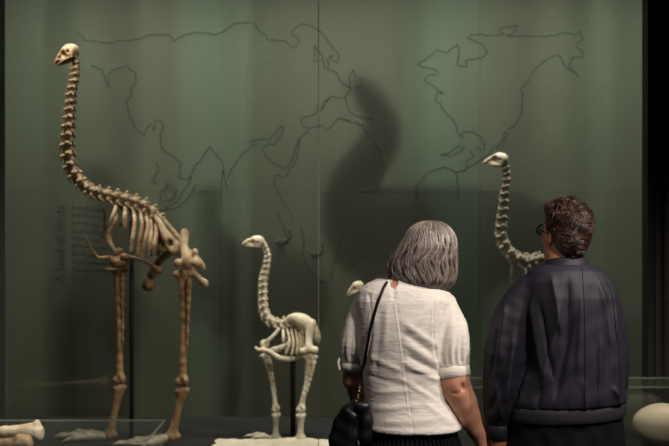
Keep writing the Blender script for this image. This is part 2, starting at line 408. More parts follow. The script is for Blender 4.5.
for L in lines:
    Q = []
    for (x0, y0), (x1, y1) in zip(L[:-1], L[1:]):
        n = max(1, int(math.hypot(x1-x0, y1-y0)/3))
        for i in range(n): Q.append((x0+(x1-x0)*i/n+rj.uniform(-.8, .8), y0+(y1-y0)*i/n+rj.uniform(-.8, .8)))
    Q.append(L[-1])
    mb.tube([SP(x, y, .004) for x, y in Q], .0032, n=4, flat=.5)
mb.build('map_outline', M['ink'], scr, smooth=False)
# long thin loops of the family tree beside the two bird icons
mb = MB()
for L in ([(300,225),(304,240),(303,254),(311,270),(322,280),(330,279),(334,262),(340,240)], [(287,238),(283,225),(277,212)], [(221,205),(221,190),(223,170)]):
    MB().tube(smooth_path([SP(x, y, .004) for x, y in L], 8), .0035, n=4, flat=.5).build('tree_line', M['ink'], scr, smooth=False)
def icon(px, py, s):
    sd = SDF(); c = SP(px, py, .004)
    def q(x, y): return (c.x+x*s, c.y, c.z-y*s)
    sd.ell(q(0, 0), (.040*s/.0061, .006, .020*s/.0061))
    sd.chain([q(5, -1), q(9, -5), q(9, -11), q(7, -12)], [1.6*s, 1.1*s, .9*s, .8*s]); sd.chain([q(-1, 2), q(-3, 8), q(-1, 15)], [.8*s, .5*s, .5*s], k=.003)
    sd.chain([q(1, 2), q(2, 8), q(1, 15)], [.8*s, .5*s, .5*s], k=.003)
    sd.build('bird_icon', .0026, M['ink'], scr)
icon(281, 242, .0061); icon(315, 254.5, .0052)
# heading reading upwards, body copy too blurred to read
def text(s, px, py, size, rot, name, parent, m):
    cu = bpy.data.curves.new(name, 'FONT'); cu.body = s; cu.size = size; cu.extrude = .001; cu.offset = .0012
    o = bpy.data.objects.new(name, cu); COL.objects.link(o); dg = bpy.context.evaluated_depsgraph_get()
    me = bpy.data.meshes.new_from_object(o.evaluated_get(dg)); bpy.data.objects.remove(o)
    me.materials.clear(); x = link(name, me, m, parent); x.location = SP(px, py, .004); x.rotation_euler = (PI/2, 0, 0)
    x.rotation_euler = (Matrix.Rotation(PI/2, 3, 'X') @ Matrix.Rotation(rot, 3, 'Z')).to_euler(); return x
text('A land of birds', 64.5, 283, .080, PI/2, 'heading_text', scr, M['ink'])
rj = random.Random(11)
for r in range(10):
    mb = MB()
    y = 206+r*7.6; x = 72
    while x < (104 if r < 9 else 88):
        wl = rj.uniform(2.5, 7); a = SP(x, y, .004); b = SP(min(x+wl, 106), y+3.4, .004)
        mb.box((a.x, a.y-.0005, b.z), (b.x, a.y+.0005, a.z)); x += wl+1.2
    mb.build('text_line', M['ink'], scr, smooth=False)

# ---------------------------------------------------------------- feathered moa models standing dark behind the screen
def moa(label, D, neck, neckr, body, legs, head):
    base = P(body[0][0], 442, D); base.z = 0
    t = thing('moa_model', label, 'bird model', base, 'feathered moa models behind the screen')
    sd = SDF()
    def q(px, py, dy=0): return P(px, py, D+dy)-base
    for px, py, rx, ry in body: sd.ell(q(px, py), (rx/F*D, min(rx, ry)/F*D*.8, ry/F*D), k=.16)
    pts = [q(*p) for p in neck]; sd.chain(pts, [r/F*D for r in neckr], k=.05, n=5)
    for L in legs:
        g = q(*L[-1]); z0 = g.z
        sd.chain([q(*p) for p in L[:-1]]+[Vector((g.x, g.y, .07))], [.13, .06, .05][:len(L)-1]+[.035], k=.04)
        for a in (-.5, 0, .5):
            d = Vector((-math.cos(a), math.sin(a), 0)); sd.cap((g.x, g.y, .05), Vector((g.x, g.y, .03))+d*.20, .032, .014, k=.02)
    hx = q(*head); sd.ell(hx, (.075, .055, .055), k=.05)
    def disp(V, N):
        f = np.sin(V[:, 0]*70+np.sin(V[:, 2]*23)*2)*np.sin(V[:, 1]*60+V[:, 2]*31)*np.sin(V[:, 2]*48+V[:, 0]*20)
        return .012*f*ss(.5, .9, V[:, 2])
    o = sd.build('plumage', .022, M['feather'], t, disp)
    bk = SDF(); bk.cap(hx+Vector((-.05, 0, 0)), hx+Vector((-.13, 0, -.05)), .024, .008); bk.build('beak', .005, M['horn'], t)
    for s_ in (-1, 1):
        e = SDF(); e.ell(hx+Vector((-.03, s_*.05, .012)), (.01, .008, .01)); e.build('eye', .003, M['plastic_black'], t)
    return t
moa('large dark feathered moa model with its neck raised, above the two visitors', 6.5,
    [(366,92),(378,112),(383,133),(370,158),(354,184),(352,215)], [11,12,14,17,21,30], [(395,232,52,42),(450,236,86,50),(508,236,55,40),(362,232,34,44),(430,275,60,50)],
    [[(410,250),(400,330),(405,390),(400,442)], [(480,250),(470,330),(480,390),(470,442)]], (361,84))
moa('dark feathered moa model behind the small cream skeleton', 6.7,
    [(222,262),(212,236),(208,212),(212,196)], [20,9,7,6], [(258,288,66,44),(225,292,36,42),(292,310,36,36)],
    [[(235,315),(242,355),(232,390),(230,430)], [(285,315),(292,355),(290,390),(292,430)]], (208,190))
moa('dark feathered moa model low at the left behind the tall brown skeleton', 6.9,
    [(118,262),(112,225),(106,195),(98,175)], [24,13,11,9], [(102,325,36,60),(98,370,38,64),(120,300,30,50)],
    [[(85,335),(90,375),(84,400),(84,432)], [(115,335),(122,375),(116,400),(116,432)]], (94,170))

# ---------------------------------------------------------------- moa skeletons
def vertebra_proto(kind):
    sd = SDF()      # unit length along x (towards the tail), z dorsal
    rnd = random.Random(kind)
    j = lambda a: a*rnd.uniform(.85, 1.15)
    sd.cap((-.5, 0, 0), (0, 0, 0), .30, .19, k=.08); sd.cap((0, 0, 0), (.48, 0, 0), .19, .30, k=.08)
    sd.ell((0, 0, .24), (.26, .17, .15), k=.08)
    if kind >= 10: sd.cap((.05, 0, .25), (.16, 0, j(.60)), .18, .13, k=.1); sd.cap((.0, 0, .3), (.2, 0, .55), .14, .16, k=.06)
    else: sd.cap((.05, 0, .25), (.12, 0, j(.42)), .15, .12, k=.1)
    for s_ in (-1, 1):
        sd.cap((.0, s_*.18, .22), (-.52, s_*j(.36), .26), .14, .16, k=.08)
        sd.cap((0, s_*.18, .24), (.50, s_*j(.30), .38), .13, .16, k=.08)
        sd.cap((-.25, s_*.15, 0), (-.34, s_*j(.44), -.06), .16, .16, k=.08)
        sd.cap((-.34, s_*.46, -.10), (.28, s_*.44, -.26), .09, .05, k=.06)
    return sd.mesh(.045, 'vertebra')
VP = [vertebra_proto(i) for i in (1, 2, 3)]; VD = [vertebra_proto(i) for i in (11, 12)]
def inst(name, proto, m, parent, x, y, z, loc, sc):
    key = (proto.name, m.name)
    me = VCACHE.get(key)
    if me is None: me = proto.copy(); me.materials.clear(); me.materials.append(m); VCACHE[key] = me
    o = bpy.data.objects.new(name, me); COL.objects.link(o); o.parent = parent
    R = Matrix((x, y, z)).transposed().to_4x4(); o.matrix_local = Matrix.Translation(loc) @ R @ Matrix.Diagonal((*sc, 1)); return o
VCACHE = {}
def vertebrae(path, widths, pitch, m, parent, protos, dors, rnd):
    """path, widths: control points in metres (local). dors: the side the spines point to."""
    q = smooth_path(path, 14); n = 14
    ww = []
    for i in range(len(widths)-1): ww += [widths[i]+(widths[i+1]-widths[i])*j/n for j in range(n)]
    ww.append(widths[-1]); d = [0]
    for a, b in zip(q[:-1], q[1:]): d.append(d[-1]+(b-a).length)
    s = 0; out = []
    while s < d[-1]-.004:
        i = max(k for k in range(len(d)) if d[k] <= s); i = min(i, len(q)-2)
        f = (s-d[i])/max(d[i+1]-d[i], 1e-6); p = q[i].lerp(q[i+1], f); wd = ww[i]
        L = wd*pitch; x = (q[min(i+3, len(q)-1)]-q[max(i-2, 0)]).normalized()
        dz = Vector(dors(p) if callable(dors) else dors); z = (dz-x*dz.dot(x)).normalized(); y = z.cross(x)
        inst('vertebra', protos[rnd.randrange(len(protos))], m, parent, x, y, z, p, (L, wd*rnd.uniform(.94, 1.06), wd))
        out.append(p); s += L*.94
    return out
def skull(parent, c, s, R, m, dark=1.0, orbit=1.0):
    """local x beak, z up; s metres for a 14 cm skull = 1"""
    def T(v): return Vector(c)+R @ (Vector(v)*s)
    Rn = np.array(R)
    h = SDF()
    h.ell(T((0, 0, .006)), Vector((.050, .038, .036))*s, Rn, k=.01)
    h.ell(T((-.018, 0, -.006)), Vector((.026, .030, .028))*s, Rn, k=.01)
    h.chain([T((.015, 0, .004)), T((.056, 0, -.004)), T((.084, 0, -.016)), T((.096, 0, -.026))], [.028*s, .018*s, .011*s, .005*s], k=.008*s, n=3)
    for sg in (-1, 1):
        h.cap(T((-.025, sg*.026, -.022)), T((.055, sg*.016, -.024)), .0045*s, .005*s, k=.006*s)
        h.cap(T((-.022, sg*.028, -.008)), T((-.020, sg*.026, -.034)), .007*s, .006*s, k=.006*s)
    for sg in (-1, 1):
        o = .017*s*orbit
        h.ell(T((.024, sg*.034, -.004)), (o, .024*s, o*.95), Rn, k=.004*s, op='s')
        h.ell(T((-.012, sg*.040, -.006)), (.010*s, .016*s, .011*s), Rn, k=.004*s, op='s')
        h.ell(T((.056, sg*.018, -.008)), (.013*s, .012*s, .006*s), Rn, k=.003*s, op='s')
    sk = h.build('skull', .0026*s, m, parent)
    jw = SDF()
    for sg in (-1, 1):
        jw.chain([T((-.022, sg*.026, -.034)), T((.030, sg*.020, -.033)), T((.088, sg*.003, -.036))], [.006*s, .008*s, .004*s], k=.006*s)
    jw.build('jaw', .0026*s, m, sk)
    return sk
def bone(parent, name, pts, radii, m, res=.006, knobs=(), n=4, label=None, extra=None):
    sd = SDF(); sd.chain(pts, radii, k=.012, n=n if len(pts) > 2 else 0)
    for p, r in knobs: sd.ell(p, r if hasattr(r, '__len__') else (r, r, r), k=.014)
    if extra: extra(sd)
    return sd.build(name, res, m, parent, label=label)
def legbones(t, q, hip, knee, ank, toe, s, m, mf, side, res=.006, fib=True):
    """tibiotarsus, fibula, tarsometatarsus and a foot of three toes; s scales thickness; points local"""
    kx = Vector((1, 0, 0))
    tb = bone(t, 'tibiotarsus', [knee, knee.lerp(ank, .12), knee.lerp(ank, .5)+Vector((.004, 0, 0)), knee.lerp(ank, .9), ank],
              [.030*s, .024*s, .0155*s, .018*s, .022*s], m, res,
              [(knee+kx*.030*s, (.026*s, .03*s, .020*s)), (knee-kx*.034*s, (.024*s, .03*s, .018*s)), (knee+Vector((0, -.022*s, .012*s)), (.012*s, .014*s, .020*s)), (ank+Vector((.017*s, -.012*s, .002)), (.017*s, .022*s, .024*s)), (ank+Vector((-.021*s, -.004*s, -.004)), (.018*s, .024*s, .020*s))],
              extra=lambda sd: (sd.ell(ank+Vector((-.001, -.030*s, .002)), (.009*s, .014*s, .020*s), k=.004, op='s'), sd.ell(knee+Vector((-.012*s, -.040*s, -.022*s)), (.012*s, .016*s, .022*s), k=.006, op='s')))
    if fib:
        f0 = knee+Vector((.030*s, -.03*s, -.03*s)); f1 = knee.lerp(ank, .72)+Vector((.022*s, -.014*s, 0))
        bone(t, 'fibula', [f0, f0.lerp(f1, .4), f1], [.014*s, .009*s, .004*s], m, res*.8)
    a2 = ank+Vector((0, 0, -.048*s)); d = (toe-a2)
    bone(t, 'tarsometatarsus', [a2, a2+d*.15, a2+d*.55, a2+d*.9, toe], [.026*s, .020*s, .0155*s, .021*s, .024*s], m, res,
         [(a2+Vector((.024*s, -.006*s, .004*s)), (.014*s, .018*s, .013*s)), (a2+Vector((-.024*s, -.006*s, 0)), (.015*s, .018*s, .013*s)), (toe+kx*.028*s, .017*s), (toe-kx*.024*s, .017*s), (toe+Vector((0, -.02*s, -.004*s)), .015*s)],
         extra=lambda sd: sd.cap(a2+Vector((0, -.030*s, -.03*s)), a2+(toe-a2)*.7+Vector((0, -.022*s, 0)), .006*s, .004*s, k=.006, op='s'))
    for a, L in ((-.42, .19), (-.06, .235), (.34, .20)):
        dd = Vector((-math.cos(a), math.sin(a), 0)); sd = SDF(); st = toe+Vector((0, 0, -.008*s))+dd*.025*s
        zf = st.z; gz = .014*s
        nb = 3 if abs(a) < .2 else 2
        tot = L*s*(1.22 if s > .85 else 1); pos = 0; prev = st
        for b in range(nb+1):
            ln = tot*(.36, .27, .2, .17)[b] if nb == 3 else tot*(.42, .33, .25)[b]
            f = (pos+ln)/tot; e = st+dd*(pos+ln); e.z = gz+(zf-gz)*(1-f)**2*.7+ (.008*s if b < nb else -.004*s)
            r = (.022 if s > .85 else .014)*s*(1-.42*f)
            if b < nb: sd.cap(prev, e-dd*.006*s, r*1.15, r, k=.006); sd.ell(e-dd*.007*s, (r*1.25,)*3, k=.006)
            else: sd.cap(prev, e, r*1.1, .003*s, k=.004)
            prev = e+dd*.003*s; pos += ln
        sd.build('toe', .0045*max(s, .6), mf, t)
DZ = .42
def skeleton(label, D, sp):
    bx = sp['base']; base = Vector(((bx-334.5)/F*D, D, DZ))
    t = thing('moa_skeleton', label, 'skeleton', base, 'mounted moa skeletons in the display')
    rnd = random.Random(bx); mS, mL, mF, mH = sp['mats']
    def q(px, py, dy=0): return P(px, py, D+dy)-base
    skull(t, q(*sp['skull'][:2]), sp['skull'][2], Euler((0, sp['skull'][3], PI+sp['skull'][4])).to_matrix(), mH, orbit=sp.get('orbit', 1))
    k = D/F
    vertebrae([q(*p) for p in sp['neck']], [x*k*1.22 for x in sp['neckw']], sp.get('pitch', .72)*.86, mS, t, VP, sp['dorsn'], rnd)
    vertebrae([q(*p) for p in sp['back']], [x*k*1.12 for x in sp['backw']], .60, mS, t, VD, (0.15, 0, 1), rnd)
    for L in sp['ribs']:
        pts = [q(*p) for p in L]; s = sp['s']
        for sg in ((-1, 1) if sp.get('both', True) else (-1,)):
            dy = [0.012, .085*s, .11*s, .085*s]
            pp = []
            for i, p in enumerate(pts):
                f = i/(len(pts)-1); pp.append(p+Vector((.012*(sg > 0), sg*(.012+.10*s*math.sin(PI*min(1, f*.62+.02))), 0)))
            bone(t, 'rib', pp, [.008*s]+[.0095*s]*(len(pp)-2)+[.0075*s], mS if sg < 0 else mL, .0045, n=4)
    return t, q
# tall brown skeleton
Br, Sp, Cr, Gr, Ft = M['bone_brown'], M['bone_spine'], M['bone_cream'], M['bone_grey'], M['bone_foot']
D1 = 5.0
t1, q = skeleton('tall brown moa skeleton at the left, the largest, one foot forward', D1, dict(base=150, s=1.0, mats=(Sp, Br, Ft, Sp),
    orbit=1.2, skull=(70, 52.5, 1.08, .28, -.38), pitch=.78, dorsn=(.8, -.2, .5),
    neck=[(75,60),(74,75),(70.5,95),(68.5,115),(67,135),(66.5,150),(69,166),(75,178),(84,188),(96,195)], neckw=[7,8.5,9.5,11,12.5,14,13.5,13.5,13,13],
    back=[(96,195),(112,199),(128,203),(142,208),(153,216),(160,226)], backw=[14,15,15,14.5,14,13], both=True,
    ribs=[[(117,205),(118,214),(114,226)],[(126,207),(129,216),(129,229)],[(133,207),(138,222),(137,238),(135,252)],[(140,209),(145,224),(144,240),(142,255)],
          [(146,213),(151,226),(149,240),(145,256)],[(151,216),(154,230),(154,243),(152,256)],[(156,222),(159,234),(158,244),(156,252)]]))
# pelvis: long roof-shaped blade with an opening, ischium and pubis behind
sd = SDF()
for sg in (-1, 1):
    sd.chain([q(151,210,sg*.02), q(160,224,sg*.05), q(170,238,sg*.07), q(180,248,sg*.07)], [.008, .014, .016, .026], k=.012, n=4)
    sd.chain([q(160,222,sg*.05), q(164,236,sg*.08), q(170,248,sg*.08), q(176,252,sg*.07)], [.010, .011, .012, .022], k=.012, n=4)
    sd.chain([q(180,250,sg*.07), q(194,258,sg*.06), q(203,268,sg*.05)], [.03, .02, .014], k=.02, n=3)
    sd.ell(q(170,243,sg*.09), (.016, .03, .018), k=.006, op='s')
sd.chain([q(150,208), q(162,220), q(174,234), q(188,249)], [.010, .013, .015, .010], k=.02, n=4)
sd.build('pelvis', .006, Sp, t1)
bone(t1, 'femur', [q(185,234,-.10), q(184,246,-.125), q(186,256,-.15), q(187,263,-.16)], [.020, .018, .020, .026], Sp, .005,
     [(q(178,263,-.16), (.024,.026,.022)), (q(196,262,-.17), (.022,.026,.026)), (q(184.5,233,-.09), (.020,.020,.026)), (q(195,253,-.15), (.018,.02,.026))])
bone(t1, 'ischium', [q(188,265,-.06), q(197,276,-.06), q(205,284,-.06)], [.014, .013, .015], Sp, .005, [(q(205,283,-.06), (.016,.014,.020))])
bone(t1, 'femur', [q(172,250,.12), q(158,262,.16), q(148,284,.17)], [.024, .021, .028], Br, .006, [(q(148,286,.17), .032)])
legbones(t1, q, None, q(184,274,-.12), q(182.5,381,-.12), q(172,436,-.12), 1.05, Br, Ft, -1)
legbones(t1, q, None, q(118.5,269,.14), q(120,379,.10), q(110,435,.08), 1.0, Br, Ft, 1)
# breast bone with coracoid and its long curved processes
sd = SDF(); sd.ell(q(119,261,.0), (.050, .08, .040), k=.015); sd.ell(q(119,251,-.03), (.020, .022, .020), k=.01); sd.ell(q(111,269,-.02), (.040, .05, .009), k=.01); sd.ell(q(124,256,-.07), (.022,.02,.018), k=.01); sd.ell(q(118,258,-.09), (.016,.02,.014), k=.006, op='s')
for sg in (-1, 1):
    sd.chain([q(110,257,sg*.05), q(98,257,sg*.08), q(90,246,sg*.10), q(85,235,sg*.11)], [.010, .006, .004, .0025], k=.012, n=3)
    sd.chain([q(124,256,sg*.06), q(140,259,sg*.07), q(152,265,sg*.07), q(159,271,sg*.06)], [.010, .0085, .008, .010], k=.012, n=3)
sd.ell(q(159,270,-.06), (.022, .02, .022), k=.01)
sd.build('sternum', .005, Br, t1)
for dy in (-.06, .09):
    bone(t1, 'coracoid', [q(116,213,dy*.4), q(115,221,dy), q(109,236,dy), q(112,247,dy), q(118,254,dy*.5)], [.008, .011, .012, .009, .012], Sp if dy < 0 else Br, .005)
bone(t1, 'sternal_rib', [q(104,207,.06), q(105,225,.10), q(101,245,.08)], [.005, .006, .005], Br, .0045)
MB().tube([q(131.5,214,.10), Vector((q(131.5,440,.10).x, .10, .0))], .012, 16).build('mount_post', M['steel_dark'], t1, label='black steel mounting post')
MB().tube([q(131.5,214,.10), q(131.5,206,.02)], .010, 12).build('mount_arm', M['steel_dark'], t1)

# small cream skeleton
D2 = 5.05
t2, q = skeleton('small cream moa skeleton standing near the centre behind the pale slab', D2, dict(base=288, s=.62, mats=(Cr, Cr, Cr, Cr),
    skull=(257.5, 241.5, .80, -.10, -.2), pitch=.80, dorsn=(.8, -.2, .5),
    neck=[(263.5,245),(267,255),(265.5,266),(262.5,278),(262,292),(262,304),(264,314),(269,321),(277,325)], neckw=[5.5,6.5,7.5,8.5,9,9,9.5,10,10],
    back=[(277,325),(286,324),(295,322),(303,321)], backw=[10,10.5,10,9],
    ribs=[[(283,328),(284,334),(284,341)],[(287,328),(290,340),(286,353)],[(291,328),(294,341),(292,354)],[(295,327),(298,340),(297,353)],[(299,327),(301,340),(300,352)],[(302,328),(304,340),(303,351)]]))
sd = SDF()
for sg in (-1, 1):
    sd.chain([q(288,319,sg*.02), q(297,318,sg*.04), q(306,323,sg*.055), q(313,331,sg*.05), q(318,340,sg*.04)], [.010, .022, .032, .026, .010], k=.02, n=4)
    sd.chain([q(300,322,sg*.05), q(303,334,sg*.06)], [.014, .008], k=.02)
    sd.ell(q(303,331,sg*.085), (.012, .02, .012), k=.006, op='s'); sd.ell(q(312,334,sg*.075), (.010, .016, .010), k=.006, op='s')
sd.build('pelvis', .005, Cr, t2)
bone(t2, 'femur', [q(311,325,-.08), q(309,338,-.10), q(309,349,-.12)], [.024, .015, .020], Cr, .005, [(q(303,351,-.12), (.020,.02,.018)), (q(315,350,-.12), (.020,.022,.020)), (q(312,323,-.08), (.022,.02,.022))])
bone(t2, 'femur', [q(300,338,.08), q(286,346,.10), q(272,351,.08)], [.018, .013, .018], Cr, .005)
legbones(t2, q, None, q(310.5,357,-.10), q(301,409,-.09), q(300.5,438,-.09), .72, Cr, Cr, -1, .0045)
legbones(t2, q, None, q(266.5,356,.08), q(276,409,.06), q(275.5,437.5,.06), .68, Cr, Cr, 1, .0045)
sd = SDF(); sd.ell(q(264.5,344,0), (.026, .035, .026), k=.012)
for sg in (-1, 1):
    sd.chain([q(258,350,sg*.03), q(268,351,sg*.05), q(280,358,sg*.06), q(292,359,sg*.05), q(302,357,sg*.04)], [.008, .010, .011, .010, .006], k=.014, n=3)
    sd.chain([q(266,342,sg*.03), q(273,336,sg*.04), q(279,329,sg*.03)], [.010, .008, .008], k=.01, n=3)
sd.ell(q(256,348,-.02), (.010, .010, .010), k=.01)
sd.build('sternum', .0045, Cr, t2)
MB().tube([q(293,330,.09), Vector((q(293,440,.09).x, .09, .0))], .014, 16).build('mount_post', M['steel_dark'], t2, label='black steel mounting post')

# greyish skeleton at the right, body behind the visitor in the jacket
D3 = 5.0
t3, q = skeleton('grey and cream moa skeleton at the right, its body behind the visitor in navy', D3, dict(base=580, s=.8, mats=(Gr, Gr, Gr, Cr),
    skull=(500, 159.5, .92, -.05, -.5), orbit=1.6, pitch=.74, dorsn=(.8, -.2, .5),
    neck=[(505,165),(505.5,178),(503.5,192),(502,207),(500,222),(499.5,236),(504,249),(512,258),(524,262),(538,262)], neckw=[7.5,9,10.5,11.5,12,14,15,14.5,14,14],
    back=[(538,262),(552,262),(568,266),(584,274)], backw=[14,14,14,13],
    ribs=[[(548,266),(548,282),(544,298)],[(558,268),(560,286),(556,308)],[(567,270),(571,290),(567,312)],[(576,274),(580,294),(577,314)]]))
sd = SDF()
for sg in (-1, 1):
    sd.chain([q(576,268,sg*.02), q(588,278,sg*.05), q(600,292,sg*.06), q(610,306,sg*.05)], [.012, .028, .034, .014], k=.02, n=4)
    sd.ell(q(594,292,sg*.10), (.016, .03, .016), k=.006, op='s')
sd.build('pelvis', .006, Gr, t3)
for sg, dx in ((-1, 0), (1, -22)):
    bone(t3, 'femur', [q(596+dx*.3,288,sg*.08), q(590+dx*.6,302,sg*.11), q(584+dx,314,sg*.12)], [.024, .018, .028], Gr, .006)
    legbones(t3, q, None, q(583+dx,322,sg*.11), q(586+dx,398,sg*.10), q(580+dx,436,sg*.10), .88, Gr, Ft, sg)
sd = SDF(); sd.ell(q(540,312,0), (.05, .08, .02), k=.02)
for sg in (-1, 1): sd.chain([q(545,311,sg*.05), q(560,314,sg*.07), q(572,320,sg*.05)], [.012, .009, .007], k=.01, n=3)
sd.build('sternum', .006, Gr, t3)
for dy in (-.05, .05): bone(t3, 'coracoid', [q(526,268,dy*.4), q(528,284,dy), q(536,308,dy)], [.008, .010, .010], Gr, .005)
bone(t3, 'cervical_rib', [q(512,262,0), q(511.5,272,0), q(510,285,0)], [.006, .006, .004], Gr, .004)
MB().tube([q(556,268,.10), Vector((q(556,440,.10).x, .10, .0))], .012, 16).build('mount_post', M['steel_dark'], t3, label='black steel mounting post')

# a second small skeleton, only its skull showing beside the white blouse
D4 = 5.0
t4, q = skeleton('small cream moa skeleton hidden behind the woman, its skull beside her left shoulder', D4, dict(base=402, s=.55, mats=(Cr, Cr, Cr, Cr),
    skull=(357.5, 286.5, .70, .45, -.3), pitch=.8, dorsn=(.8, -.2, .5),
    neck=[(363,290),(367,300),(367,314),(366,328),(370,340),(378,346)], neckw=[5,6,7,8,8,8.5], back=[(378,346),(388,346),(398,345),(406,346)], backw=[9,9,9,8],
    ribs=[[(386,349),(388,358),(386,368)],[(392,349),(395,360),(393,371)],[(398,349),(401,360),(400,371)],[(404,350),(406,360),(405,370)]]))
sd = SDF()
for sg in (-1, 1): sd.chain([q(398,343,sg*.02), q(408,345,sg*.045), q(418,354,sg*.04), q(424,362,sg*.03)], [.010, .026, .024, .010], k=.02, n=4)
sd.build('pelvis', .005, Cr, t4)
for sg, dx in ((-1, 4), (1, -8)):
    bone(t4, 'femur', [q(414,352,sg*.06), q(408+dx,364,sg*.08)], [.016, .018], Cr, .005)
    legbones(t4, q, None, q(406+dx,370,sg*.08), q(402+dx,412,sg*.07), q(400+dx,437,sg*.07), .6, Cr, Cr, sg, .0045)
sd = SDF(); sd.ell(q(378,368,0), (.03, .04, .014), k=.01); sd.cap(q(380,368,0), q(398,372,0), .010, .006); sd.build('sternum', .0045, Cr, t4)
for dy in (-.03, .03): bone(t4, 'coracoid', [q(374,346,dy*.4), q(374,356,dy), q(377,367,dy)], [.006, .007, .007], Cr, .0045)

# ---------------------------------------------------------------- pale stone slab in the display
zt = P(0, 439, 4.62).z; x0 = (214-334.5)/F*4.50; x1 = .02; y0, y1 = 4.40, 4.62
nx, ny = 60, 16; V = []; Fc = []
for jj in range(ny+1):
    for i in range(nx+1):
        x = x0+(x1-x0)*i/nx; y = y0+(y1-y0)*jj/ny
        z = zt-.42+.0015*math.sin(x*41)+.001*math.sin(x*97+y*30)+.001*math.sin(y*130+x*20)
        if jj == ny: y += .010*math.sin(x*33)+.006*math.sin(x*85)
        if i == 0: x += .008*math.sin(y*60)
        V.append((x, y, z))
n1 = len(V); V += [(v[0], v[1], 0.0) for v in V[:n1]]
W_ = nx+1
for jj in range(ny):
    for i in range(nx):
        a = jj*W_+i; Fc.append((a, a+1, a+W_+1, a+W_)); Fc.append((n1+a, n1+a+W_, n1+a+W_+1, n1+a+1))
ring = [i for i in range(W_)]+[jj*W_+nx for jj in range(1, ny+1)]+[ny*W_+i for i in range(nx-1, -1, -1)]+[jj*W_ for jj in range(ny-1, 0, -1)]
for a, b in zip(ring, ring[1:]+ring[:1]): Fc.append((a, n1+a, n1+b, b))
cx = (x0+x1)/2; cy = (y0+y1)/2
me = mesh_from('stone_slab', [(v[0]-cx, v[1]-cy, v[2]) for v in V], Fc, False); o = link('stone_slab', me, M['slab']); o.location = (cx, cy, .42)
tag(o, 'pale rough-topped stone slab in front of the small cream skeleton', 'slab')

# ---------------------------------------------------------------- clear cases in front of the glass, with bones and egg
def case(label, x0, x1, y0, y1, zb, zt, rim, rh=.005):
    t = thing('display_case', label, 'display case', ((x0+x1)/2, (y0+y1)/2, 0)); o = Vector(t.location)
    def b(name, lo, hi, m): return MB().box(Vector(lo)-o, Vector(hi)-o).build(name, m, t, smooth=False)
    b('plinth', (x0, y0, 0), (x1, y1, zb), M['dais'])
    g = .004
    b('top_pane', (x0, y0, zt-g), (x1, y1, zt), M['acrylic'])
    b('side_pane', (x0, y0, zb), (x1, y0+g, zt-g), M['acrylic']); b('side_pane', (x0, y1-g, zb), (x1, y1, zt-g), M['acrylic'])
    b('side_pane', (x0, y0+g, zb), (x0+g, y1-g, zt-g), M['acrylic']); b('side_pane', (x1-g, y0+g, zb), (x1, y1-g, zt-g), M['acrylic'])
    e = .0015
    for lo, hi in (((x0-e, y0-e, zt-rh), (x1+e, y0+rim, zt+e)), ((x0-e, y1-rim, zt-rh), (x1+e, y1+e, zt+e)), ((x0-e, y0+rim, zt-rh), (x0+rim, y1-rim, zt+e)), ((x1-rim, y0+rim, zt-rh), (x1+e, y1-rim, zt+e))):
        b('polished_edge', lo, hi, M['acrylic_edge'])
    return t
LT = P(0, 420, 3.8).z
case('clear acrylic case at the lower left holding two loose bones', -2.3, (165-334.5)/F*3.8, 2.95, 3.8, LT-.10, LT, .004)
ET = P(0, 377.5, 4.14).z
case('clear acrylic case at the right holding a large pale egg', (437-334.5)/F*4.14, 2.2, 3.90, 4.135, .600, ET, .004, .006)
def loosebone(label, name, pts, rr, knobs, m, res=.004):
    sd = SDF(); c = Vector(pts[-1]); L = [Vector(p)-c for p in pts]; sd.chain(L, rr, k=.02, n=3)
    for p, r in knobs: sd.ell(Vector(p)-c, r, k=.014)
    o = sd.build(name, res, m); o.location = c; return tag(o, label, 'bone', 'loose bones in the case')
b1 = [P(-62,434,3.66), P(-20,432.5,3.66), P(15,431,3.66), P(37,431,3.66)]
loosebone('pale cream leg bone with flared end, lying behind the browner bone', 'leg_bone', b1, [.016, .016, .019, .028],
          [(P(37,423,3.66), (.012,.016,.014)), (P(31,428,3.66), (.024,.018,.016)), (P(39.5,436,3.66), (.016,.024,.018)), (P(-64,434,3.66), (.03,.03,.024))], M['bone_cream'])
b2 = [P(-70,447,3.52), P(-20,445,3.52), P(10,443,3.52), P(26,441,3.52)]
loosebone('shorter brown bone lying in front of the pale leg bone', 'leg_bone', b2, [.018, .014, .015, .020],
          [(P(26,439,3.52), (.022,.02,.014)), (P(19,436.5,3.52), (.014,.014,.010)), (P(30,444,3.52), (.012,.02,.012))], M['bone_spine'])
EY = 4.02; ec = P(661, 424.5, EY); ez = .600
sd = SDF(); hl = 28.5/F*EY; hr = 21/F*EY
me = bpy.data.meshes.new('giant_egg'); bm = bmesh.new(); bmesh.ops.create_uvsphere(bm, u_segments=64, v_segments=40, radius=1)
for v in bm.verts:
    x, y, z = v.co; v.co = (z*hl, y*hr*(1+.07*z), -x*hr*(1+.07*z))
bm.to_mesh(me); bm.free(); me.polygons.foreach_set('use_smooth', [True]*len(me.polygons)); me.materials.append(M['egg'])
eo = bpy.data.objects.new('giant_egg', me); COL.objects.link(eo); eo.location = ec; tag(eo, 'large pale cream moa egg on a low black ring stand', 'egg')
st = MB(); rr = .055; zr = ec.z-hr*math.sqrt(1-(rr/hl)**2)-.004
st.tube([(ec.x+rr*math.cos(a), ec.y+rr*.8*math.sin(a), zr) for a in [2*PI*i/32 for i in range(33)]], .005, 8, caps=False)
for a in (.7, 2.4, 3.9, 5.5): st.tube([(ec.x+rr*math.cos(a), ec.y+rr*.8*math.sin(a), zr), (ec.x+rr*1.2*math.cos(a), ec.y+rr*math.sin(a), ez)], .004, 8)
o = st.build('egg_stand', M['steel_dark'], origin=(ec.x, ec.y, ez)); tag(o, 'small black wire ring stand under the pale egg', 'stand')

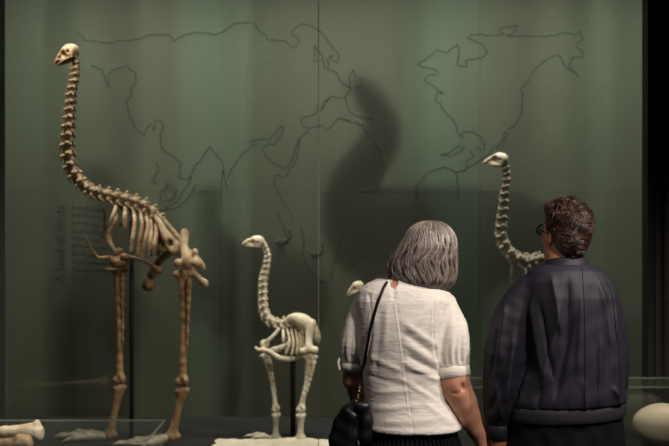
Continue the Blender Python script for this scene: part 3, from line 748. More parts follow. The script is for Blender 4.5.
# ---------------------------------------------------------------- people
def headsdf(sd, c, R, s=1.0, k=.012, neckto=None, neckr=.052):
    """head: local x right, y towards the face, z up; s=1 is a 22.5 cm head"""
    Rn = np.array(R)
    def T(*v): return Vector(c)+R @ (Vector(v)*s)
    def E(v, r, k_=k, op='u'): sd.ell(T(*v), Vector(r)*s, Rn, k=k_, op=op)
    E((0, -.012, .028), (.074, .094, .084), .02); E((0, .030, -.035), (.056, .060, .070), .04)
    E((0, .055, -.082), (.030, .028, .024), .03)                               # chin
    for g in (-1, 1):
        sd.cap(T(g*.055, .012, -.052), T(g*.020, .066, -.084), .016*s, .014*s, k=.03*s)      # jaw line
        E((g*.040, .066, -.012), (.022, .020, .016), .02)                      # cheek bone
        E((g*.031, .092, .020), (.017, .014, .012), .012, 's')                 # eye socket
        E((g*.031, .0815, .0285), (.0165, .0125, .0070), .004); E((g*.031, .0805, .0095), (.0160, .0120, .0060), .004)
        sd.cap(T(g*.012, .088, .040), T(g*.048, .074, .038), .008*s, .007*s, k=.014*s)       # brow
        E((g*.079, -.006, .004), (.010, .019, .032), .008); E((g*.084, -.002, .006), (.006, .011, .020), .004, 's'); sd.cap(T(g*.078, .004, .018), T(g*.079, .004, -.026), .006*s, .006*s, k=.008*s)
    sd.cap(T(0, .088, .026), T(0, .108, -.014), .008*s, .012*s, k=.012*s); E((0, .104, -.016), (.016, .012, .009), .01)
    E((0, .090, -.046), (.024, .010, .007), .006); E((0, .088, -.057), (.020, .010, .007), .006); E((0, .100, -.0515), (.024, .008, .0015), .002, 's')
    if neckto is not None:
        sd.cap(T(0, -.022, -.045), neckto, neckr*s, neckr*1.12*s, k=.03)
    return T
def facebits(parent, T, s, iris):
    for g in (-1, 1):
        for nm, v, r, m in (('eye', (g*.031, .0800, .019), .0112, M['eye']),):
            e = SDF(); e.ell(T(*v), (r*s,)*3); o = e.build(nm, .003, m, parent)
            e = SDF(); e.ell(T(g*.031, .0885, .019), (.0056*s, .0040*s, .0056*s)); e.build('iris', .0018, iris, o)
        b = SDF(); b.chain([T(g*.014, .096, .036), T(g*.032, .096, .043), T(g*.050, .080, .038)], [.004*s, .0035*s, .002*s], k=.003); b.build('eyebrow', .0025, M['plastic_black'], parent)
    l = SDF(); l.ell(T(0, .0935, -.047), (.019*s, .008*s, .0045*s)); l.ell(T(0, .0920, -.0565), (.017*s, .008*s, .0050*s)); l.build('lips', .0025, M['lips'], parent)
def hand(sd, wr, d, n, thumb, s=1.0, curl=(.5, .6, .4), spread=.05, tc=.4):
    """wr wrist, d along the hand, n palm normal, thumb: +1/-1 which way the thumb leaves"""
    d = Vector(d).normalized(); n = Vector(n); n = (n-d*n.dot(d)).normalized(); sx = d.cross(n)*thumb
    wr = Vector(wr); k = .008
    sd.cap(wr-d*.02*s, wr+d*.02*s, .025*s, .022*s, k=.02)
    for j, w_ in enumerate((.030, .010, -.010, -.028)):
        sd.cap(wr+d*.012*s+sx*w_*.5*s, wr+d*(.088, .092, .088, .080)[j]*s+sx*w_*s, .0155*s, .0110*s, k=.014)
    for j, w_ in enumerate((.032, .011, -.010, -.030)):
        p = wr+d*(.088, .093, .089, .080)[j]*s+sx*w_*s; L = (.072, .080, .074, .058)[j]*s; a = 0; u = d
        for f, c_, r0, r1 in ((.45, curl[0], .0094, .0086), (.30, curl[1], .0086, .0078), (.25, curl[2], .0078, .0066)):
            a += c_; u = (d*math.cos(a)+n*math.sin(a)+sx*w_*spread*20*.06).normalized(); e = p+u*L*f
            sd.cap(p, e, r0*s, r1*s, k=.004); p = e
    p = wr+d*.022*s+sx*.018*s; a = p+(sx*.75+d*.75+n*.25).normalized()*.045*s; sd.cap(p, a, .015*s, .0115*s, k=.012)
    b = a+(sx*.35+d*.9+n*tc).normalized()*.032*s; c = b+(d*.9+n*(tc+.35)).normalized()*.026*s
    sd.cap(a, b, .0110*s, .0098*s, k=.005); sd.cap(b, c, .0096*s, .0078*s, k=.004)
    return sx
def shoe(parent, x, y, m, s=1.0):
    sd = SDF(); sd.ell((x, y+.06, .035), (.046*s, .135*s, .040), k=.02); sd.ell((x, y-.035, .055), (.036*s, .055*s, .055), k=.03); sd.ell((x, y+.13, .03), (.042*s, .06*s, .030), k=.02)
    sd.add(lambda X, Y, Z: .004-Z+0*X+0*Y, (x-.1, y-.2, -.1), (x+.1, y+.3, .12), .002, 'i') if False else None
    return sd.build('shoe', .006, m, parent)
def strands(name, m, parent, gens, r0=.0011, n=3):
    """gens: list of (points, tone); every strand a thin tapering lock"""
    V = []; Fc = []; tone = []
    for pts, tn, rr in gens:
        P_ = np.array(pts); L = len(P_); tg = np.gradient(P_, axis=0); tg /= np.maximum(np.linalg.norm(tg, axis=1), 1e-9)[:, None]
        a = np.array([.31, .87, .38]); u = a-tg*(tg@a)[:, None]; u /= np.maximum(np.linalg.norm(u, axis=1), 1e-9)[:, None]; v = np.cross(tg, u)
        prof = np.sin(PI*np.clip(np.linspace(.12, .97, L), 0, 1))**.5*rr
        b = len(V)
        for i in range(L):
            for k in range(n):
                an = 2*PI*k/n; V.append(P_[i]+prof[i]*(u[i]*math.cos(an)+v[i]*math.sin(an))); tone.append(tn)
        for i in range(L-1):
            for k in range(n): Fc.append((b+i*n+k, b+i*n+(k+1) % n, b+(i+1)*n+(k+1) % n, b+(i+1)*n+k))
    me = mesh_from(name, np.array(V), np.array(Fc)); at = me.attributes.new('strand', 'FLOAT', 'POINT'); at.data.foreach_set('value', np.array(tone, dtype=np.float32))
    return link(name, me, m, parent)
def meshattr(o, fn):
    me = o.data; co = np.zeros(len(me.vertices)*3); me.vertices.foreach_get('co', co); at = me.attributes.new('strand', 'FLOAT', 'POINT')
    at.data.foreach_set('value', fn(co.reshape(-1, 3)).astype(np.float32))
def bvh_of(objs):
    V = []; Fc = []
    for o in objs:
        n = len(V); V += [v.co.copy() for v in o.data.vertices]; Fc += [tuple(i+n for i in p.vertices) for p in o.data.polygons]
    return BVHTree.FromPolygons(V, Fc)

# ---- woman with the grey bob; everything local to BW (her feet)
DW = 3.40
BW = Vector(((406-334.5)/F*DW, DW, 0)); KW = DW/F
def w(px, py, dy=0): return P(px, py, DW+dy)-BW
def wz(py): return CAMZ-(py-223)*KW
def wx(px): return (px-406)*KW
woman = thing('person', 'woman with wavy grey bob in a white blouse and black skirt, back turned', 'person', BW)
yawW = 0.0
rowsW = [(275, 402, .01, 17, 14), (279, 401, .0, 25, 19), (284, 401, -.004, 35, 25), (290, 402, -.006, 43, 29), (300, 403, -.006, 48, 33), (318, 403, -.004, 47, 36), (335, 403, 0, 45.5, 37),
         (355, 403, .004, 44, 36), (380, 403, .008, 41.5, 34), (398, 406, .01, 42.5, 35), (412, 410, .01, 46, 38), (427, 413, .01, 49.5, 41)]
def rowconv(rows, inset, K, cx0, zf): return [(zf(py), (cx-cx0)*K, cy, rx*K-inset, ry*K-inset) for py, cx, cy, rx, ry in rows]
shR = [w(441, 306, .0), w(448, 328, -.02), w(451.5, 347, -.025), w(451.5, 366, -.03)]; eR = w(454, 385, -.04); wrR = w(482, 440, -.01)
shL = [w(368, 304, .01), w(360, 326, .015), w(354, 343, .02), w(352.5, 359, .03)]; eL = w(353, 380, .05); wrL = w(366, 404, .22)
hcW = w(422, 262, .020); RW = Euler((.10, .10, .30)).to_matrix()
def rotface(yaw, pitch, roll): return (Matrix.Rotation(yaw, 3, 'Z') @ Matrix.Rotation(pitch, 3, 'X') @ Matrix.Rotation(roll, 3, 'Y'))
RW = rotface(.40, .10, .10)
sd = SDF()
sd.loft(rowconv(rowsW[2:], .030, KW, 406, wz), k=.02, ex=2.3)
sd.chain([shL[0], shL[1], eL, wrL], [.046, .042, .038, .026], k=.006, n=3)
sd.chain([shR[0], shR[1], shR[2], eR+Vector((0, 0, .012)), eR.lerp(wrR, .3), wrR], [.048, .050, .055, .057, .051, .0290], k=.006, n=3)
sd.ell(eR+Vector((.004, -.040, -.002)), (.013, .012, .014), k=.02); sd.ell(eR+Vector((.024, -.048, .000)), (.006, .010, .012), k=.018, op='s'); sd.ell(eR+Vector((.000, -.056, -.020)), (.020, .006, .003), k=.008, op='s')
sd.ell(wrR+Vector((.016, -.002, .004)), (.012, .014, .013), k=.02)
TW = headsdf(sd, hcW, RW, .96, neckto=w(402, 290, .0), neckr=.054)
sd.cap(w(402, 280, .01), w(402, 300, .0), .054, .075, k=.04); sd.ell(w(397, 297, -.012), (.08, .080, .055), k=.02)
sd.ell((0.02, .01, .80), (.135, .105, .14), k=.04)
for g in (-1, 1):
    sd.chain([(.02+g*.085, .01, .74), (.02+g*.085, .0, .44), (.02+g*.085, -.01, .10)], [.080, .058, .038], k=.04, n=3)
    sd.chain([(.02+g*.085, -.03, .07), (.02+g*.095, .12, .035)], [.038, .030], k=.03)
hand(sd, wrR, (.16, .10, -1), (1, .2, .15), 1, .95, (.5, .7, .4), tc=.5)
hand(sd, wrL, (.55, .75, -.15), (.6, -.5, -.3), 1, .92, (.6, .8, .5), tc=.5)
bodyW = sd.build('body', .0055, M['skin_w'], woman)
facebits(bodyW, TW, 1.0, M['iris'])

# blouse: yoke, puffed short sleeves gathered into cuffs, crinkled cotton, keyhole at the nape
sd = SDF()
sd.loft(rowconv(rowsW[1:], 0, KW, 406, wz), k=.02, ex=2.3)
for S_, E_, rr_ in ((shR, eR, [.058, .066, .070, .0605, .0605]), (shL, eL, [.052, .057, .059, .045, .045])):
    u_ = (Vector(E_)-S_[3]).normalized(); sd.chain(S_+[S_[3]+u_*.05], rr_, k=.008, n=3, clip=(S_[3]+u_*.004, u_))
sd.chain([w(396.5, 279, -.14), w(395.5, 288, -.14), w(393.5, 303, -.14)], [.010, .013, .003], k=.004, op='s')
sd.chain([w(394.5, 279, -.06), w(393.5, 286, -.08), w(393.5, 300, -.10)], [.014, .014, .004], k=.004, op='s')
sd.chain([w(394.5, 279, -.09), w(393.5, 286, -.11), w(393.5, 300, -.12)], [.013, .013, .003], k=.004, op='s')
def dispW(V, N):
    x, y, z = V[:, 0], V[:, 1], V[:, 2]; back = ss(-.1, .6, -N[:, 1])
    d = np.zeros(len(V)); px = 406+x/KW; py = 223+(CAMZ-z)/KW
    tors = ss(-.19, -.14, x)*(1-ss(.13, .19, x))
    # folds falling from the right armpit towards the middle of the back, and from the waist
    def fold(x0, y0, x1, y1, amp, wd):
        L = math.hypot(x1-x0, y1-y0); t = ((px-x0)*(x1-x0)+(py-y0)*(y1-y0))/L/L; dd = ((px-x0)*(y1-y0)-(py-y0)*(x1-x0))/L
        return .8*amp*np.exp(-(dd/wd)**2)*ss(-.08, .2, t)*(1-ss(.8, 1.08, t))*ss(.0, .5, -N[:, 1])
    for f in ((428,300,402,332,.005,3.2),(398,326,430,350,-.005,3),(400,318,436,344,.006,3),(402,338,438,362,.006,3.5),(398,356,440,378,.007,3.2),(404,350,442,372,-.006,2.6),(396,372,430,392,.005,3),
              (402,367,446,373,-.005,2.0),(372,300,366,352,.006,3.2),(380,310,374,372,-.004,3),(366,352,400,366,.005,3),(372,388,410,384,.004,3),(370,404,420,398,.005,3),(376,416,440,412,.004,3),(420,396,452,420,.005,3),
              (434,292,428,330,.006,3),(440,296,434,338,-.006,2.6),(360,300,352,345,.003,2.4),(385,300,382,345,.003,3),(366,372,396,378,-.004,2.4),(412,378,440,396,-.004,2.6)): d += fold(*f)
    # shoulder seams at the armhole
    for xs_ in (429.5, 371.0):
        cur = px-(xs_+(py-320)**2*.004*(1 if xs_ > 400 else -1)); d -= .0035*np.exp(-(cur/1.0)**2)*(py < 372)*(py > 292)
    d -= .0022*np.exp(-((px-(394+(py-298)*.128))/.7)**2)*back*(py > 298)
    # gathers above the cuffs and at the sleeve head
    for cx, amp, cut in ((454, 1, 0), (353, .8, 0)):
        inn = np.exp(-((px-cx)/19)**8)
        g_ = np.sin((px-cx)*1.05+np.sin(py*.13)*1.2)
        d += .0032*amp*inn*g_*(ss(322, 352, py)*(1-ss(356, 364, py))*.9+.25*bum(py, 300, 12))*(py < 372)
        d += .004*inn*np.sin((px-cx)*.42+py*.05)*bum(py, 335, 26)
    # crinkle
    d += .0006*np.sin(z*430+np.sin(x*37)*3+np.sin(x*91+z*60)*1.5)*np.sin(x*60+z*85+np.sin(z*140)*2)+.0004*np.sin(z*690+x*90+np.sin(x*120)*2)*np.sin(x*110-z*50)
    # hem edge turned up
    d += .0018*(py > 421.5)
    return d
blW = sd.build('blouse', .005, M['blouse'], woman, dispW, relax=1)
def band(name, c0, c1, ra, rb, m, parent, thick=.004, n=48, pl=0):
    c0, c1 = Vector(c0), Vector(c1); u = (c1-c0).normalized(); a = u.cross(Vector((0, 1, 0))).normalized(); b = u.cross(a); V = []; Fc = []
    prof = [(0, 0), (.06, thick), (.5, thick*1.15), (.94, thick), (1, 0), (.97, -thick*2), (.03, -thick*2)]; L = len(prof)
    for i in range(n):
        an = 2*PI*i/n; dr = pl*math.sin(an*17)
        for t, h in prof:
            r = ra+(rb-ra)*t+h+dr; V.append(c0.lerp(c1, t)+a*r*math.cos(an)+b*r*math.sin(an))
    for i in range(n):
        for k in range(L): Fc.append((i*L+k, ((i+1) % n)*L+k, ((i+1) % n)*L+(k+1) % L, i*L+(k+1) % L))
    return link(name, mesh_from(name, V, Fc), m, parent)
uR = (eR-shR[3]).normalized(); uL = (eL-shL[3]).normalized()
band('cuff', shR[3]-uR*.001, shR[3]+uR*.040, .0605, .0600, M['cuff'], blW); band('cuff', shL[3]-uL*.001, shL[3]+uL*.034, .0450, .0445, M['cuff'], blW)
# small tie hanging from the left cuff
MB().tube(smooth_path([w(340, 358, .0), w(338.5, 363, -.005), w(340, 370, .0)], 6), .006, 8, flat=.3).build('cuff_tie', M['cuff'], blW)
# skirt: black, finely pleated
V = []; Fc = []; nS = 260; rws = [(412, 409, 38, 30), (424, 411, 42.5, 34), (450, 412, 50, 42), (500, 412, 56, 48), (560, 412, 64, 55), (600, 412, 68, 60)]
for py, cx, rx, ry in rws:
    for i in range(nS):
        a = 2*PI*i/nS; pr = (.9 if py < 430 else 1.6)*(1 if i % 4 in (0, 1) else -1)
        V.append((wx(cx)+(rx+pr)*KW*math.cos(a), .01+(ry+pr)*KW*math.sin(a), wz(py)))
for r in range(len(rws)-1):
    for i in range(nS): Fc.append((r*nS+i, (r+1)*nS+i, (r+1)*nS+(i+1) % nS, r*nS+(i+1) % nS))
Fc.append(tuple(range(nS))); sk = link('skirt', mesh_from('skirt', V, Fc, False), M['black_cloth'], woman)
so = sk.modifiers.new('s', 'SOLIDIFY'); so.thickness = .003
shoe(woman, .02-.085, -.0, M['leather']); shoe(woman, .02+.09, -.0, M['leather'])

# hair of the woman: shell table (py, left, right), strands falling from the crown
HT = np.array([(220.4, 430, 432), (221, 423, 439), (222.5, 418, 444), (225, 413.5, 448), (228, 410, 451), (233, 406.5, 454.5), (239, 403, 457), (245, 399, 457.5), (252, 394.5, 457.5), (260, 389.5, 457.5), (266, 387, 457.5), (272, 386, 457.5), (278, 388, 456.5), (283, 392, 454.5), (288, 400, 451), (292, 411, 443)])
crown = (431, 221.5)
rs = random.Random(5)
def shell(py, th, f=1.0):
    l = np.interp(py, HT[:, 0], HT[:, 1]); r = np.interp(py, HT[:, 0], HT[:, 2]); cx = (l+r)/2; rx = (r-l)/2
    ry = .118*(rx/32)
    ry = min(ry, .122); return np.array([wx(cx)+rx*KW*f*math.cos(th), .010+ry*f*math.sin(th)+.006*(py > 250), wz(py)])
base = SDF()
rowsH = [(wz(py), wx((l+r)/2), .010, (r-l)/2*KW-.007, min(.122, (r-l)/2/32*.118)-.006) for py, l, r in HT[:-1]]
base.loft(rowsH, k=.01, ex=2.0); base.ell(TW(0, -.02, .03), (.085, .102, .090), np.array(RW), k=.01)
# face opening towards the turned face
base.cap(TW(0, .16, -.02), TW(0, .11, -.05), .062, .055, k=.02, op='s'); base.cap(TW(0, .13, .02), TW(0, .16, .02), .058, .055, k=.02, op='s')
hb = base.build('hair', .005, M['hair_w'], woman); meshattr(hb, lambda c: np.full(len(c), .12))
fdir = RW @ Vector((0, 1, 0)); fang = math.atan2(fdir.y, fdir.x)
gens = []
clump = {}
for i in range(5200):
    th0 = rs.uniform(0, 2*PI)
    dth = (th0-fang+PI) % (2*PI)-PI
    f = rs.uniform(.93, 1.015); cl = int(th0/(2*PI)*64); ph, am, fr = clump.setdefault(cl, (rs.uniform(0, 6.28), rs.uniform(.03, .075), rs.uniform(.10, .15)))
    y0 = 220.5+abs(rs.gauss(0, 1))*12 if rs.random() < .6 else rs.uniform(222, 276); y1 = min(293.5, y0+rs.uniform(22, 60)); 
    if rs.random() < .55: y1 = rs.uniform(280, 293)
    if abs(dth) < .62: y1 = min(y1, rs.uniform(236, 246)); 
    if y1-y0 < 8: continue
    n = 12; pts = []
    for j in range(n):
        t = j/(n-1); py = y0+(y1-y0)*t; amp = 1.5*am*ss(228, 250, py)+0.01
        th = th0+amp*math.sin(py*fr*1.6+ph)+.02*math.sin(py*.3+i)
        q_ = shell(py, th, f+.012*math.sin(py*fr*1.6+ph+1.4)*float(ss(232, 255, py))-.05*float(ss(284, 293, py))*rs.random())
        pts.append(q_)
    side = .5+.5*math.cos(th0+.45)
    tone = .06+.60*rs.random()**1.7+.22*(math.sin(cl*2.7)*.5+.5)+.20*math.exp(-((y0-222)/16)**2)
    gens.append((pts, min(1, max(0, tone)), .00125*rs.uniform(.7, 1.4)))
for i in range(160):    # flyaway locks
    th0 = rs.uniform(0, 2*PI)
    if abs((th0-fang+PI) % (2*PI)-PI) < .7: continue
    y0 = rs.uniform(226, 278); pts = [shell(min(294, y0+j*3.2), th0+.02*j*rs.uniform(-1, 1), 1.0+.008*j*rs.uniform(.3, 1)) for j in range(5)]
    gens.append((pts, rs.uniform(.4, .9), .0007))
strands('hair_lock', M['hair_w'], hb, gens)

# ---- person in the navy jacket
DM = 3.34
BM = Vector(((563-334.5)/F*DM, DM, 0)); KM = DM/F
def m_(px, py, dy=0): return P(px, py, DM+dy)-BM
def mz(py): return CAMZ-(py-223)*KM
man = thing('person', 'person with short dark wavy hair, glasses and a navy jacket, back turned', 'person', BM)
rowsM = [(260, 565, .01, 17, 15), (264, 565, .0, 26, 20), (270, 565, -.004, 36, 26), (280, 567, -.006, 44, 31), (296, 569, -.006, 48, 36), (325, 571, -.002, 49, 40), (360, 572, .002, 50, 43), (388, 569, .008, 54, 44.5), (399, 567, .01, 58, 44.5), (406, 566, .01, 58.5, 43), (414, 566, .01, 56, 41)]
mL = [m_(530, 292, .0), m_(514, 318, .0), m_(506, 355, .0), m_(502, 392, .005), m_(499, 418, .02), m_(499, 431, .02)]
mR = [m_(598, 292, .01), m_(608, 325, .04), m_(612, 362, .06), m_(612, 392, .12), m_(600, 405, .21)]
hcM = m_(564.5, 237, .012); RM = rotface(.40, .12, -.02)
sd = SDF()
sd.loft(rowconv(rowsM[2:], .026, KM, 563, mz), k=.02, ex=2.3)
sd.chain([mL[0], mL[1], mL[2], mL[3], mL[4], m_(499, 442, .02)], [.045, .044, .042, .036, .030, .028], k=.03, n=3)
sd.chain([mR[0], mR[1], mR[2], mR[3], mR[4]], [.045, .044, .042, .034, .028], k=.03, n=3)
TM = headsdf(sd, hcM, RM, .90, neckto=m_(564, 270, .01), neckr=.055)
sd.cap(m_(564, 264, .01), m_(564, 282, .0), .055, .08, k=.04)
sd.ell((.01, .01, .82), (.145, .11, .15), k=.04)
for g in (-1, 1):
    sd.chain([(.01+g*.095, .01, .76), (.01+g*.095, .0, .46), (.01+g*.095, -.01, .10)], [.085, .060, .042], k=.04, n=3)
    sd.chain([(.01+g*.095, -.03, .07), (.01+g*.105, .13, .035)], [.040, .032], k=.03)
hand(sd, m_(499, 441, .022), (-.10, .18, -1), (-1, .2, 0), -1, 1.0, (.45, .7, .4), tc=.5)
hand(sd, mR[4], (-.9, .4, -.1), (0, -1, -.1), 1, 1.0, (.5, .7, .4))
bodyM = sd.build('body', .0055, M['skin_m'], man)
facebits(bodyM, TM, .90, M['iris'])
sd = SDF()
sd.loft(rowconv(rowsM[1:], 0, KM, 563, mz), k=.02, ex=2.3)
sd.chain(mL[:-1], [.062, .072, .077, .068, .050], k=.007, n=3)
sd.chain(mR, [.060, .062, .060, .050, .040], k=.007, n=3)
def dispM(V, N):
    x, y, z = V[:, 0], V[:, 1], V[:, 2]; px = 563+x/KM; py = 223+(CAMZ-z)/KM; d = np.zeros(len(V)); bk = ss(0, .5, -N[:, 1])
    def fold(x0, y0, x1, y1, amp, wd):
        L = math.hypot(x1-x0, y1-y0); t = ((px-x0)*(x1-x0)+(py-y0)*(y1-y0))/L/L; dd = ((px-x0)*(y1-y0)-(py-y0)*(x1-x0))/L
        return amp*1.5*np.exp(-np.abs(dd/wd/.62)**1.3)*ss(-.08, .2, t)*(1-ss(.8, 1.08, t))*ss(-.2, .3, -N[:, 1])
    for f in ((545,274,552,330,.008,4),(560,276,556,345,-.007,4),(552,300,534,384,.009,4.5),(563,310,545,396,-.008,4),(572,290,566,372,.006,4),(526,296,536,372,.009,4.5),(533,300,544,372,-.008,3.2),
              (590,278,600,340,.008,4),(600,292,596,372,-.007,4),(606,300,604,396,.008,4),(590,330,586,400,.006,4),(600,380,612,402,.006,3),(524,372,516,402,.007,3.4),(534,380,530,404,-.005,2.6),(572,372,575,404,.004,3),
              (504,300,494,360,.008,4.5),(496,320,486,384,-.006,3.6),(510,330,502,400,.007,4),(492,380,500,418,.007,3.2),(500,374,488,410,-.006,3),(620,320,622,380,.006,3)): d += fold(*f)
    # armhole seams, middle seam, collar seam
    d += 0
    d += 0
    d -= .0030*np.exp(-((px-(583+(py-270)*.02))/.7)**2)*bk*(py > 270)
    # blouson fullness over the waistband
    d += .005*bum(py, 393, 12)*(np.abs(px-565) < 56)-.006*ss(400+(570-px)*.055, 403+(570-px)*.055, py)*(np.abs(px-565) < 59)*(px > 516)
    d += .0010*np.sin(px*.55+np.sin(py*.1)*2)*ss(384, 404, py)
    d += .0012*np.sin(px*.23+py*.11)*np.sin(py*.17-px*.09)
    return d
jk = sd.build('jacket', .0058, M['jacket'], man, dispM, relax=2)
def ringband(name, rows, cx0, K, zf, cy, m, parent, n=120, fn=None):
    V = []; Fc = []
    for py, cx, rx, ry, in rows:
        for i in range(n):
            a = 2*PI*i/n; e = 2/2.3; c, s_ = math.cos(a), math.sin(a)
            V.append(((cx-cx0)*K+rx*K*math.copysign(abs(c)**e, c), cy+ry*K*math.copysign(abs(s_)**e, s_), zf(py+(fn(a) if fn else 0))))
    R_ = len(rows)
    for r in range(R_-1):
        for i in range(n): Fc.append((r*n+i, (r+1)*n+i, (r+1)*n+(i+1) % n, r*n+(i+1) % n))
    o = link(name, mesh_from(name, V, Fc), m, parent); s_ = o.modifiers.new('s', 'SOLIDIFY'); s_.thickness = .004; s_.offset = -1; return o
ringband('waistband', [(400.5, 566, 57, 42), (402, 566, 58.8, 43.6), (406, 566, 59.2, 44), (411, 566, 59, 43.8), (415.5, 566, 58, 43), (417, 566, 56.6, 42)], 563, KM, mz, .01, M['jacket_rib'], jk, fn=lambda a: -3.2*math.cos(a)+2.0*abs(math.sin(a/1))*0)
band('cuff', m_(499, 423, .02), m_(499, 439, .021), .041, .037, M['jacket'], jk)
band('cuff', mR[4]-Vector((-.03, .0, -.0)), mR[4]+Vector((-.02, .012, -.0)), .036, .034, M['jacket_rib'], jk)
# stand-up collar
V = []; n = 64; Fc = []
for h, rx, ry in ((270, 27, 23), (263, 23, 20), (258.5, 20.5, 18), (257.0, 19.6, 17.2), (258.5, 18.4, 16), (268, 19, 17)):
    for i in range(n):
        a = 2*PI*i/n; V.append(((565-563)*KM+rx*KM*math.cos(a), .006+ry*KM*math.sin(a), mz(h+3.4*math.sin(a)*1.0+1.8*math.cos(a)*-.6+2.5)))
for r in range(5):
    for i in range(n): Fc.append((r*n+i, r*n+(i+1) % n, (r+1)*n+(i+1) % n, (r+1)*n+i))
link('collar', mesh_from('collar', V, Fc), M['jacket'], jk)
# trousers
sd = SDF(); sd.loft([(.70, .01, .01, .19, .135), (.82, .01, .01, .207, .148), (mz(405), .01, .01, .200, .142)], k=.03, ex=2.3)
for g in (-1, 1): sd.chain([(.01+g*.100, .01, .74), (.01+g*.10, .0, .44), (.01+g*.10, -.015, .10)], [.112, .090, .075], k=.05, n=3)
sd.build('trousers', .009, M['black_cloth'], man, lambda V, N: .004*np.sin(V[:, 2]*40+V[:, 0]*20)*np.sin(V[:, 0]*60))
shoe(man, .01-.10, -.005, M['leather'], 1.08); shoe(man, .01+.10, -.005, M['leather'], 1.08)

# short wavy hair
def rotn(v): return RM @ Vector(v)
hs = .885
hbase = SDF(); Rn = np.array(RM)
hbase.ell(TM(0, -.020, .042), (.080*hs, .094*hs, .082*hs), Rn, k=.02); hbase.ell(TM(0, -.046, -.020), (.064*hs, .058*hs, .076*hs), Rn, k=.04)
hbase.ell(TM(0, .020, .090), (.058, .062, .040), Rn, k=.04)
hbase.cap(TM(0, .16, -.01), TM(0, .13, -.03), .078, .070, k=.02, op='s'); hbase.cap(TM(-.03, .12, .030), TM(.03, .12, .030), .050, .050, k=.02, op='s')
for g in (-1, 1): hbase.ell(TM(g*.095, .010, -.012), (.030, .040, .046), Rn, k=.01, op='s')
hm = hbase.build('hair', .005, M['hair_m'], man); meshattr(hm, lambda c: np.full(len(c), .05))
rs = random.Random(9); gens = []
hbv = bvh_of([hm])
inv = RM.transposed(); cen = TM(0, -.022, .035)
tone_c = {}
for i in range(5200):
    u = Vector((rs.gauss(0, 1), rs.gauss(0, 1), rs.gauss(0, 1))).normalized()
    if u.z < -.85: continue
    if u.y > .45 and u.z < .50: continue
    if u.y > .1 and u.z < -.05: continue
    if u.z < -.25 and u.y > -.35: continue
    top = float(ss(.0, .75, u.z))
    p = Vector((u.x*.079, -.022+u.y*.094, .040+u.z*(.088 if u.z > 0 else .128)))*1.0
    if u.z < 0: p.x *= (1-.12*abs(u.z)); p.y = -.022+(p.y+.022)*(1-.15*abs(u.z))
    hh = hbv.ray_cast(cen+RM @ (u*.3), -(RM @ u))
    if hh[0] is None or (hh[0]-cen).length < .05: continue
    p = (inv @ (hh[0]-Vector(hcM)))/hs
    L = .022+.042*top*rs.uniform(.6, 1.2)+.010*rs.random(); key = (round(u.x*3.2), round(u.y*3.2), round(u.z*3.2))
    ph, tn = tone_c.setdefault(key, (rs.uniform(0, 6.28), rs.random()))
    flow = Vector((.25*math.sin(ph), -.9+.2*math.cos(ph), -.2-.8*(1-top)))
    d = (flow-u*flow.dot(u)).normalized()
    side = u.cross(d); pts = []; n = 8; c = p.copy(); a0 = ph*.25+rs.uniform(-.25, .25); cu = rs.uniform(.5, 1.5)*(1 if math.sin(ph*3) > 0 else -1)
    lift = .20+.42*top
    for j in range(n):
        t = j/(n-1); an = a0+cu*1.9*t*(.4+top); dr = d*math.cos(an)+side*math.sin(an)+u*(lift*(1-1.9*t))
        pts.append(Vector(hcM)+RM @ ((c+u*.003)*hs)); c = c+dr.normalized()*L/n
    tone = .06+.5*rs.random()**2+.38*tn*(.35+.65*top)
    gens.append(([tuple(v) for v in pts], min(1, tone), .0012*rs.uniform(.7, 1.5)))
strands('hair_lock', M['hair_m'], hm, gens)
# glasses
gl = MB()
for g in (-1, 1):
    gl.tube([TM(g*.033+.024*math.cos(a), .110, .016+.020*math.sin(a)) for a in [2*PI*i/24 for i in range(25)]], .0034, 8, caps=False)
    gl.tube([TM(g*.057, .108, .022), TM(g*.078, .085, .022), TM(g*.083, .0, .018), TM(g*.083, -.022, .000)], [.0034, .0034, .003, .002], 8)
gl.tube([TM(-.009, .111, .020), TM(0, .114, .023), TM(.009, .111, .020)], .0022, 8)
go = gl.build('glasses', M['plastic_black'], man)
for g in (-1, 1):
    MB().tube([TM(g*.033, .1092, .016), TM(g*.033, .1108, .016)], .0215, 24, up=TM(0, 0, 1)-TM(0, 0, 0)).build('lens', M['lens'], go)

# sewn seams of both garments, laid on the cloth
def seam(o, base, pts, r, m, parent, D):
    bv_ = bvh_of([o]); org = Vector((0, 0, CAMZ))-base; out = []
    for p in smooth_path([Vector((a, b, 0)) for a, b in pts], 10):
        dr = (P(p.x, p.y, D)-Vector((0, 0, CAMZ))).normalized(); h = bv_.ray_cast(org, dr)
        if h[0] is not None: out.append(h[0]-dr*.0004)
    q2 = [out[0]]+[(out[i-1]+out[i]*2+out[i+1])/4 for i in range(1, len(out)-1)]+[out[-1]]
    MB().tube(q2, r, 6, flat=.6).build('seam', m, parent)
for L in ([(582,268),(584,300),(585,340),(585,380),(585,406)], [(536,276),(531,300),(532,325),(531,350),(524,380),(514,404)], [(603,276),(612,296),(616,330),(620,370),(621,398)]):
    seam(jk, BM, L, .0018, M['black_cloth'], jk, DM)
seam(blW, BW, [(394,302),(398,330),(402,360),(406,395),(411,426)], .0011, M['blouse'], blW, DW)
seam(blW, BW, [(430,296),(432,320),(431,345),(434,362)], .0009, M['blouse'], blW, DW)
seam(blW, BW, [(375,290),(370,310),(367,335),(366,352)], .0009, M['blouse'], blW, DW)

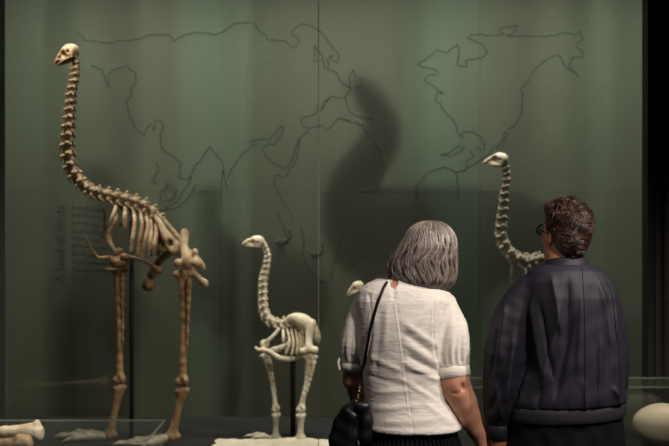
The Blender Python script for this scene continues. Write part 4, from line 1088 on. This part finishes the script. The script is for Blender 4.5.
# ---- black shoulder bag with its strap lying on the blouse
bv = bvh_of([blW])
def on_blouse(px, py, off):
    dirn = (P(px, py, 3.4)-Vector((0, 0, CAMZ))).normalized(); o = Vector((0, 0, CAMZ))-BW
    h = bv.ray_cast(o, dirn)
    return (h[0]-dirn*off) if h[0] is not None else None
bc = P(351, 427, 3.33); bag = thing('shoulder_bag', 'black leather shoulder bag hanging at the left hip of the woman', 'bag', (bc.x, bc.y, bc.z-.10))
bo = Vector(bag.location)
def b_(px, py, D=3.33): return P(px, py, D)-bo
sd = SDF()
Rb = np.array(Matrix.Rotation(.10, 3, 'Y'))
sd.ell(b_(350, 430), (.064, .040, .088), Rb, k=.03); sd.ell(b_(348, 445), (.066, .044, .066), Rb, k=.04); sd.ell(b_(357, 414), (.036, .032, .045), Rb, k=.04)
def dbag(V, N): return .0035*np.sin(V[:, 0]*70+V[:, 2]*18+np.sin(V[:, 2]*40))*ss(-.3, .8, -N[:, 1])+.002*np.sin(V[:, 2]*90+V[:, 0]*50)
body_b = sd.build('bag_body', .0045, M['leather'], bag, dbag)
sd = SDF(); sd.chain([b_(362, 408, 3.30), b_(366, 420, 3.30), b_(364, 440, 3.30)], [.016, .020, .022], k=.02, n=3); sd.ell(b_(361, 406, 3.29), (.030, .012, .016), k=.02)
sd.build('flap', .004, M['leather'], bag, lambda V, N: .0015*np.sin(V[:, 2]*110))
mb = MB(); pt = [b_(360, 405, 3.285), b_(357, 420, 3.28), b_(349, 440, 3.285)]; mb.tube(smooth_path(pt, 8), .0026, 8); mb.build('zip', M['plastic_black'], bag)
mb = MB(); mb.tube([b_(358, 440, 3.28), b_(358.5, 446, 3.28), b_(357, 454, 3.28)], [.003, .007, .009], 10); mb.build('tassel', M['leather'], bag)
for i, (px, py) in enumerate(((356.3, 402), (357.2, 399), (358.0, 396), (358.8, 393))):
    c = b_(px, py, 3.30); mb = MB(); a1 = Vector((1, 0, 0)) if i % 2 else Vector((.3, 1, 0)).normalized()
    mb.tube([c+a1*.0055*math.cos(a)+Vector((0, 0, 1))*.0072*math.sin(a) for a in [2*PI*k/16 for k in range(17)]], .0017, 6, caps=False); mb.build('chain_link', M['gold'], bag)
path = []
for i in range(26):
    t = i/25; px = 387.5+(360.5-387.5)*(1-(1-t)**1.55) if False else None
    ctrl = [(388.5, 279), (384, 287), (377, 304), (370, 330), (365, 358), (361, 380), (358.8, 391)]
    f = t*6; k = min(int(f), 5); f -= k; px = ctrl[k][0]+(ctrl[k+1][0]-ctrl[k][0])*f; py = ctrl[k][1]+(ctrl[k+1][1]-ctrl[k][1])*f
    q_ = on_blouse(px, py, .0035)
    if q_ is None: q_ = (path[-1][0] if path else w(px, py, -.1))*1.0
    path.append((Vector(q_), t))
pp = [p for p, t in path]
end = P(358.8, 391, 3.30)-BW
pp = pp[:-1]
sm = [pp[0]]+[(pp[i-1]+pp[i]*2+pp[i+1])/4 for i in range(1, len(pp)-1)]+[pp[-1]]
sm = [p+Vector((0, -.002, 0)) for p in sm]+[end]
front = [w(392, 276, -.02), w(393, 277, .03), w(386, 284, .10)]
# over the shoulder and down the front
mb = MB(); full = [p+BW-bo for p in reversed([w(391, 275.5, -.035), w(390, 277, -.055)])][:0]+[p+BW-bo for p in sm]
mb.tube(full, .0055, 8, flat=.35, up=(1, 0, 0)); mb.build('strap', M['leather'], bag)
mb = MB(); top = [sm[0]+BW-bo, w(389.5, 275.5, -.045)+BW-bo, w(389, 276, .0)+BW-bo, w(384, 282, .07)+BW-bo, w(372, 310, .14)+BW-bo, w(360, 350, .15)+BW-bo, w(350, 385, .06)+BW-bo, w(352, 402, -.06)+BW-bo]
mb.tube(smooth_path(top, 6), .0055, 8, flat=.35, up=(1, 0, 0)); mb.build('strap', M['leather'], bag)
